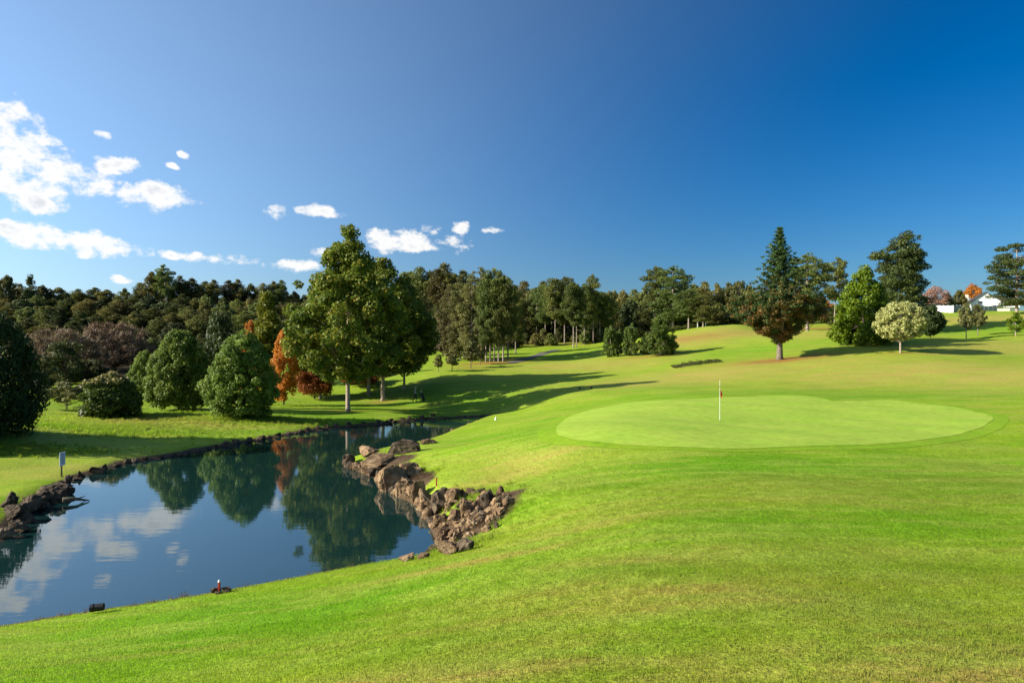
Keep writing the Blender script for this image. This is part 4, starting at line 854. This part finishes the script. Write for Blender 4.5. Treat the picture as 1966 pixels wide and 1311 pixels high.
# pipe end
g = G(180, 1180); e = empty('drain_pipe', (g[0], g[1] + .12, g[2] + .05), .25); tag(e, 'short black drain pipe end lying on the near shore', 'pipe'); e.scale = (.62, .62, .62)
bm = bmesh.new(); n = 16
for r0_, r1_ in ((.13, .13), (.105, .105)): add_tube(bm, [(-.22, 0, .09), (.22, 0, .11)], [r0_, r1_], n, False)
bmesh.ops.bridge_loops(bm, edges=[ed for ed in bm.edges if ed.is_boundary and ed.verts[0].co.x > 0]); bmesh.ops.bridge_loops(bm, edges=[ed for ed in bm.edges if ed.is_boundary and ed.verts[0].co.x < 0]); bm_obj('pipe_wall', bm, black, e)
bm = bmesh.new(); add_tube(bm, [(-.16, 0, .092), (-.10, 0, .095)], [.145, .145], n); bm_obj('collar', bm, black, e)
# driftwood branches by the board
bm = bmesh.new(); q = [G(128, 962), None, None]; a0 = np.array(wl(120, 968)); a1 = np.array(wl(172, 962))
add_tube(bm, [(a0[0], a0[1], .18), ((a0[0] + a1[0]) / 2, (a0[1] + a1[1]) / 2, .16), (a1[0], a1[1], .03)], [.11, .07, .02], 7); a2 = np.array(wl(150, 961)); add_tube(bm, [((a0[0] + a1[0]) / 2, (a0[1] + a1[1]) / 2, .16), (a2[0], a2[1] + .5, .10)], [.035, .012], 6)
tag(bm_obj('driftwood', bm, wood, None, True), 'grey driftwood branch poking from the bank over the water', 'branch')
# white marker
g = G(952, 806); bm = bmesh.new(); bmesh.ops.create_cone(bm, cap_ends=True, segments=12, radius1=.11, radius2=.03, depth=.28)
for v in bm.verts: v.co.z += .13
o = bm_obj('white_marker', bm, white); o.location = tuple(g); tag(o, 'small white cone marker where the channel meets the bank', 'marker')
for px, py, lab in ((1113, 747, 'small dark tee marker in the long shadow, nearer the pond'), (1135, 746, 'small dark tee marker in the long shadow, nearer the flag')):
    g = G(px, py); bm = bmesh.new(); bmesh.ops.create_uvsphere(bm, u_segments=12, v_segments=8, radius=.13)
    for v in bm.verts:
        v.co.z = max(v.co.z, -.06) + .06
    o = bm_obj('tee_marker', bm, black, None, True); o.location = tuple(g); tag(o, lab, 'marker', 'tee markers')

# ------------------------------------------------------------------ golfer and trolley
def skin_body(name, verts, edges, radii, mat, parent, root=0):
    me = bpy.data.meshes.new(name); me.from_pydata(verts, edges, []); o = link(name, me, mat, parent)
    md = o.modifiers.new('skin', 'SKIN'); md.use_smooth_shade = True
    for i, r in enumerate(radii): me.skin_vertices[0].data[i].radius = r if isinstance(r, tuple) else (r, r)
    me.skin_vertices[0].data[root].use_root = True
    s = o.modifiers.new('sub', 'SUBSURF'); s.levels = 2; s.render_levels = 2; return o
g = G(797, 772); pe = empty('person', tuple(g), math.radians(-78)); tag(pe, 'golfer in grey top and dark trousers walking behind a golf trolley', 'person')
cloth_m, ntm, bb = new_mat('golfer_cloth'); tcn = ntm.nodes.new('ShaderNodeTexCoord'); sp = ntm.nodes.new('ShaderNodeSeparateXYZ'); ntm.links.new(tcn.outputs['Object'], sp.inputs[0])
rmp = ntm.nodes.new('ShaderNodeValToRGB'); rmp.color_ramp.interpolation = 'CONSTANT'; el = rmp.color_ramp.elements; el[0].color = (.015, .015, .02, 1); el[1].position = .93 / 2; el[1].color = (.16, .18, .19, 1); k_ = el.new(1.46 / 2); k_.color = (.45, .27, .19, 1)
dv = ntm.nodes.new('ShaderNodeMath'); dv.operation = 'DIVIDE'; dv.inputs[1].default_value = 2; ntm.links.new(sp.outputs[2], dv.inputs[0]); ntm.links.new(dv.outputs[0], rmp.inputs[0]); ntm.links.new(rmp.outputs[0], bb.inputs['Base Color']); bb.inputs['Roughness'].default_value = .85
V = [(0,0,.95),(0,.01,1.15),(0,.0,1.36),(0,.02,1.48),(0,.05,1.58),(0,.055,1.68),(0,.05,1.76),
     (-.18,.0,1.38),(-.24,.04,1.12),(-.17,.26,1.02),(-.15,.36,1.03),(.18,.0,1.38),(.24,.04,1.12),(.17,.26,1.02),(.15,.36,1.03),
     (-.09,.02,.90),(-.10,.16,.50),(-.10,.10,.08),(-.10,.24,.04),(.09,.0,.90),(.10,-.06,.50),(.10,-.30,.12),(.10,-.20,.03)]
E = [(0,1),(1,2),(2,3),(3,4),(4,5),(5,6),(2,7),(7,8),(8,9),(9,10),(2,11),(11,12),(12,13),(13,14),(0,15),(15,16),(16,17),(17,18),(0,19),(19,20),(20,21),(21,22)]
Rr = [(.17,.12),(.16,.11),(.18,.12),.065,.095,.105,.07,.075,.05,.042,.045,.075,.05,.042,.045,.105,.075,.05,.042,.105,.075,.05,.042]
body = skin_body('body', V, E, Rr, cloth_m, pe)
bm = bmesh.new(); bmesh.ops.create_uvsphere(bm, u_segments=16, v_segments=10, radius=.118)
for v in bm.verts:
    v.co.z = max(v.co.z, -.01); v.co += Vector((0, .05, 1.70))
bmesh.ops.create_cone(bm, cap_ends=True, segments=16, radius1=.09, radius2=.085, depth=.015, matrix=__import__('mathutils').Matrix.Translation((0, .15, 1.70)))
bm_obj('cap', bm, simple_mat('cap_cloth', (.30, .33, .36), .8, .1), pe, True)
tr = empty('golf_trolley', tuple(G(809, 771)), math.radians(-78)); tag(tr, 'dark golf bag on a two wheeled trolley pushed by the golfer', 'trolley')
bm = bmesh.new(); add_tube(bm, [(0, .30, .18), (0, .12, .62), (0, .02, .98)], [.13, .14, .15], 12); bm_obj('golf_bag', bm, simple_mat('bag_cloth', (.02, .022, .03), .7, .2), tr, True)
for i, (dx, dy) in enumerate(((-.07, 0), (.0, .05), (.06, -.02), (.03, -.06), (-.03, .03))):
    bm = bmesh.new(); add_tube(bm, [(dx, .02 + dy, .9), (dx * 1.2, -.04 + dy, 1.16 + .02 * i)], [.012, .010], 6); add_box(bm, (dx * 1.2, -.04 + dy, 1.19 + .02 * i), (.05, .09, .06)); bm_obj('club', bm, simple_mat('steel_%d' % i, (.35, .36, .38), .3, .5, None, 1.0), tr)
for sx in (-.32, .32):
    bm = bmesh.new(); ring = [(sx, .18 + .15 * math.cos(a), .15 + .15 * math.sin(a)) for a in np.linspace(0, 2 * math.pi, 21)]; add_tube(bm, ring, [.025] * 21, 6, False)
    for a in range(5): add_tube(bm, [(sx, .18, .15), (sx, .18 + .15 * math.cos(a * 1.257), .15 + .15 * math.sin(a * 1.257))], [.012, .01], 5)
    bm_obj('wheel', bm, black, tr)
bm = bmesh.new(); add_tube(bm, [(0, .36, .1), (0, .05, .75), (0, -.40, 1.04)], [.022, .022, .02], 6); add_tube(bm, [(-.32, .18, .15), (0, .26, .3), (.32, .18, .15)], [.018, .018, .018], 6); add_tube(bm, [(-.18, -.42, 1.05), (.18, -.42, 1.05)], [.02, .02], 6); bm_obj('frame', bm, black, tr)

# ------------------------------------------------------------------ white house, fences
hc = ground_at(1893, 172); zf = CAMZ + (HY - 586) / F * 172; hrot = math.radians(-24)
he = empty('house', (hc[0], hc[1], hc[2]), hrot); tag(he, 'white gabled house with dark roof on the upper slope', 'house')
wall_w = simple_mat('house_white', (.80, .79, .76), .7, .2, (3, .06)); roof_m = simple_mat('roof_dark', (.05, .05, .055), .7, .2, (4, .3)); glass = simple_mat('window_glass', (.02, .03, .045), .08, .6); cream = simple_mat('cream_wall', (.70, .62, .46), .8, .2, (3, .1)); greyf = simple_mat('grey_fence', (.28, .30, .30), .8, .2, (3, .15))
zb = zf - hc[2]; HW, HL, EV, RG = 3.1, 9.0, zb + .9, zb + 3.2       # half width of the gable, length back, eaves, ridge
bm = bmesh.new()
A = [bm.verts.new(p) for p in ((-HW, 0, -1), (HW, 0, -1), (HW, 0, EV), (0, 0, RG), (-HW, 0, EV))]; B = [bm.verts.new((v.co.x, HL, v.co.z)) for v in A]
bm.faces.new(A); bm.faces.new(B[::-1])
for i in range(5): bm.faces.new((A[i], B[i], B[(i + 1) % 5], A[(i + 1) % 5]))
bmesh.ops.recalc_face_normals(bm, faces=bm.faces[:]); bm_obj('wall', bm, wall_w, he)
for s in (-1, 1):
    bm = bmesh.new(); sl_ = (RG - EV) / HW; q = [(0, -.35, RG + .06), (s * (HW + .4), -.35, EV - .4 * sl_ + .06), (s * (HW + .4), HL + .3, EV - .4 * sl_ + .06), (0, HL + .3, RG + .06)]
    lo = [bm.verts.new(p) for p in q]; hi = [bm.verts.new((p[0], p[1], p[2] + .14)) for p in q]; bm.faces.new(lo); bm.faces.new(hi)
    for i in range(4): bm.faces.new((lo[i], lo[(i + 1) % 4], hi[(i + 1) % 4], hi[i]))
    bmesh.ops.recalc_face_normals(bm, faces=bm.faces[:]); bm_obj('roof', bm, roof_m, he)
def window(x, z, w, h, y=-.02):
    bm = bmesh.new(); add_box(bm, (x, y, z), (w + .14, .06, h + .14)); f_ = bm_obj('window', bm, wall_w, he); bm = bmesh.new(); add_box(bm, (x, y - .036, z), (w, .012, h)); bm_obj('pane', bm, glass, f_)
window(-1.2, zb + .75, .9, .6); window(1.3, zb - 1.1, 1.6, 1.1); window(-1.4, zb - 1.1, 1.2, 1.1)
bm = bmesh.new(); add_box(bm, (HW + 2.0, 3.2, zb * .5 - .2), (4.0, 5.5, zb + 2.6)); bm_obj('wing', bm, wall_w, he); bm = bmesh.new(); add_box(bm, (HW + 2.1, 3.1, zb + 1.2), (4.5, 6.2, .2)); bm_obj('wing_roof', bm, roof_m, he)
bm = bmesh.new(); add_box(bm, (HW + 2.0, .42, zb + .25), (2.6, .08, 1.1)); bm_obj('window', bm, glass, he)
bm = bmesh.new(); add_box(bm, (-HW - .2, 4.5, zb + 1.4), (.6, .6, 3.4)); bm_obj('chimney', bm, cream, he)
bm = bmesh.new(); add_box(bm, (HW + .8, -.9, zb - .25), (5.6, 1.6, .12)); bm_obj('balcony', bm, roof_m, he)
def fence(name, pa, pb, D0, D1, hgt, mat, label, panels):
    a = ground_at(pa, D0); b = ground_at(pb, D1); e_ = empty(name, tuple(a)); tag(e_, label, 'fence' if name.endswith('fence') else 'wall'); d = (b - a) / panels
    ang = math.atan2(d[1], d[0]); ln = math.hypot(d[0], d[1])
    for i in range(panels):
        m_ = d * (i + .5); bm = bmesh.new(); add_box(bm, (m_[0], m_[1], m_[2] + hgt * .5), (ln - .12, .07, hgt), ang); bm_obj('panel', bm, mat, e_)
    for i in range(panels + 1):
        m_ = d * i; bm = bmesh.new(); add_box(bm, (m_[0], m_[1], m_[2] + hgt * .5), (.14, .14, hgt + .2), ang); bm_obj('post', bm, mat, e_)
fence('white_fence', 1796, 1830, 158, 151, 1.5, wall_w, 'sunlit white panel fence on the crest behind the dark round tree', 4)
fence('grey_fence', 1831, 1850, 154.5, 156, 1.5, greyf, 'grey panel fence continuing behind the young tree pair', 3)
fence('garden_fence', 1866, 1914, 157, 158, 1.2, greyf, 'long grey garden fence below the white house', 6)
fence('low_wall', 1916, 1938, 150, 149, .5, cream, 'low cream wall with end post under the layered pine', 3)
for px, py, lab in ((1347, 634, 'small white post frame under the crest pines'),):
    g = ground_at(px, 136); e = empty('gate_frame', tuple(g)); tag(e, lab, 'gate')
    for dx in (-.8, .8): bm = bmesh.new(); add_box(bm, (dx, 0, .7), (.14, .14, 1.6)); bm_obj('post', bm, white, e)
    bm = bmesh.new(); add_box(bm, (0, 0, 1.35), (1.44, .1, .14)); bm_obj('rail', bm, white, e)

# ------------------------------------------------------------------ grass blades
def tuft_mesh(seed, n, rad, hgt, wid, lean=.5):
    rng = np.random.default_rng(seed); v = []; f = []
    for i in range(n):
        a, r = rng.uniform(0, 6.283), rad * math.sqrt(rng.uniform()); x, y = r * math.cos(a), r * math.sin(a); h = hgt * rng.uniform(.5, 1.15); b = rng.uniform(0, 6.283); l = h * lean * rng.uniform(.2, 1.3)
        dx, dy = math.cos(b), math.sin(b); k = len(v); w = wid * rng.uniform(.7, 1.3) * .5
        v += [(x - dy * w, y + dx * w, -.01), (x + dy * w, y - dx * w, -.01), (x + dx * l * .35 + dy * w * .8, y + dy * l * .35 - dx * w * .8, h * .6), (x + dx * l * .35 - dy * w * .8, y + dy * l * .35 + dx * w * .8, h * .6), (x + dx * l, y + dy * l, h)]
        f += [(k, k + 1, k + 2, k + 3), (k + 3, k + 2, k + 4)]
    me = bpy.data.meshes.new('grass_tuft'); me.from_pydata(v, [], f); me.materials.append(BLADE); return me
def grass_stuff(name, pts_, tufts, smin, smax, label, seed):
    pts_ = np.asarray(pts_); at = ground_attrs(pts_[:, 0], pts_[:, 1]); rng = np.random.default_rng(seed); n = len(pts_)
    z = H(pts_[:, 0], pts_[:, 1]); me = bpy.data.meshes.new(name); me.vertices.add(n); me.vertices.foreach_set('co', np.c_[pts_, z].astype(np.float32).ravel())
    at['rotz'] = rng.uniform(0, 6.283, n); at['size'] = rng.uniform(smin, smax, n)
    for an, av in at.items():
        a = me.attributes.new(an, 'FLOAT', 'POINT'); a.data.foreach_set('value', np.ascontiguousarray(av, dtype=np.float32))
    me.update(); o = link(name, me, BLADE); tag(o, label, 'grass', kind='stuff')
    ng = bpy.data.node_groups.new(name, 'GeometryNodeTree'); ng.interface.new_socket('Geometry', in_out='INPUT', socket_type='NodeSocketGeometry'); ng.interface.new_socket('Geometry', in_out='OUTPUT', socket_type='NodeSocketGeometry')
    N = ng.nodes; L = ng.links; gi = N.new('NodeGroupInput'); go = N.new('NodeGroupOutput')
    ip = N.new('GeometryNodeInstanceOnPoints'); L.new(gi.outputs[0], ip.inputs['Points'])
    g2i = N.new('GeometryNodeGeometryToInstance')
    for t in reversed(tufts):
        oi = N.new('GeometryNodeObjectInfo'); oi.inputs['Object'].default_value = t; oi.inputs['As Instance'].default_value = False; L.new(oi.outputs['Geometry'], g2i.inputs[0])
    L.new(g2i.outputs[0], ip.inputs['Instance']); ip.inputs['Pick Instance'].default_value = True
    def na(n_):
        a = N.new('GeometryNodeInputNamedAttribute'); a.data_type = 'FLOAT'; a.inputs['Name'].default_value = n_; return a.outputs['Attribute']
    cx = N.new('ShaderNodeCombineXYZ'); L.new(na('rotz'), cx.inputs[2]); er = N.new('FunctionNodeEulerToRotation'); L.new(cx.outputs[0], er.inputs[0]); L.new(er.outputs[0], ip.inputs['Rotation']); L.new(na('size'), ip.inputs['Scale'])
    L.new(ip.outputs[0], go.inputs[0]); md = o.modifiers.new('tufts', 'NODES'); md.node_group = ng; return o
def tuft_objs(prefix, specs):
    out = []
    for i, s in enumerate(specs):
        o = bpy.data.objects.new(prefix, tuft_mesh(*s)); o.location = (0, -60, -30); out.append(o)      # source meshes, not linked to the scene
    return out
def scatter(n, d0, d1, seed, mar=.04):
    rng = np.random.default_rng(seed); D = np.sqrt(rng.uniform(d0 * d0, d1 * d1, n)); u = rng.uniform(-.75 - mar, .75 + mar, n); return np.c_[u * D, D]
def fade_scatter(n, d0, d1, seed):
    p = scatter(n, d0, d1, seed); return p[np.random.default_rng(seed + 9).uniform(size=n) < np.clip((d1 - p[:, 1]) / (d1 - d0), 0, 1) ** 1.3 * np.clip((28 / p[:, 1]) ** 1.0, .3, 1)]
def keep_lawn(p, gap=.12):
    s = signed_dist(p[:, 0], p[:, 1]); gsd = signed_dist(p[:, 0], p[:, 1], fringe); soil = ground_attrs(p[:, 0], p[:, 1])['soil']
    return p[(s > gap) & (gsd > 0) & (soil < np.random.default_rng(1).uniform(.25, .8, len(p)))]
lawn_t = tuft_objs('grass_tuft', [(301 + i, 22, .14, .019, .005, 1.0) for i in range(5)])
lawn = np.concatenate([keep_lawn(scatter(19000, 4.5, 12, 1)), keep_lawn(scatter(26000, 12, 22, 2)), keep_lawn(fade_scatter(60000, 22, 52, 3))])
grass_stuff('lawn_grass', lawn, lawn_t, .7, 1.35, 'short mown grass blades of the near slope', 4)
rough_t = tuft_objs('rough_tuft', [(320 + i, 26, .16, .26, .012, .7) for i in range(4)])
rg = []
rng_ = np.random.default_rng(8)
for (x, y) in along(near_shore, .16): rg.append((x + rng_.normal(0, .1), y - .22 + rng_.normal(0, .10)))
shore_pts = np.array(rg)
edge_t = tuft_objs('edge_tuft', [(330 + i, 16, .10, .13, .008, .7) for i in range(4)])
grass_stuff('shore_grass', shore_pts[signed_dist(shore_pts[:, 0], shore_pts[:, 1]) > .08], edge_t, .4, 1.1, 'ragged grass fringe along the near shore', 5)
rb = []; tuf_pts = []
for px, py, rx, ry, n in [(330,800,11,4,2600),(120,815,8,4,1500),(250,825,9,3,1500),(480,805,8,2.5,900),(40,865,5,2,700),(400,770,9,5,1200),(100,760,10,6,1500)]:
    c = G(px, py); q = rng_.normal(size=(n, 2)) * np.array([rx, ry]) * .55 + c[:2]; rb.append(q)
for (x, y) in along(far_shore, .25): rb.append(np.array([[x + rng_.normal(0, .2), y + .9 + rng_.normal(0, .3)]]))
for px, py, r_, n in [(720,890,1.6,160),(760,905,1.2,120),(800,915,1.0,120),(880,955,1.3,160),(930,958,1.2,140),(905,1000,1.6,120),(950,990,1.0,120),(890,1050,1.0,120)]:
    c = G(px, py); tuf_pts.append(rng_.normal(size=(n, 2)) * r_ * .6 + c[:2])
rb = np.concatenate(rb); rb = rb[signed_dist(rb[:, 0], rb[:, 1]) > .5]
grass_stuff('rough_grass', rb, rough_t, .35, 1.0, 'long rough grass on the far bank under the bushes', 6)

tp = np.concatenate(tuf_pts); tp = tp[signed_dist(tp[:, 0], tp[:, 1]) > .15]
grass_stuff('rock_grass', tp, edge_t, .5, 1.5, 'grass tufts growing between the rocks of the stony point', 7)
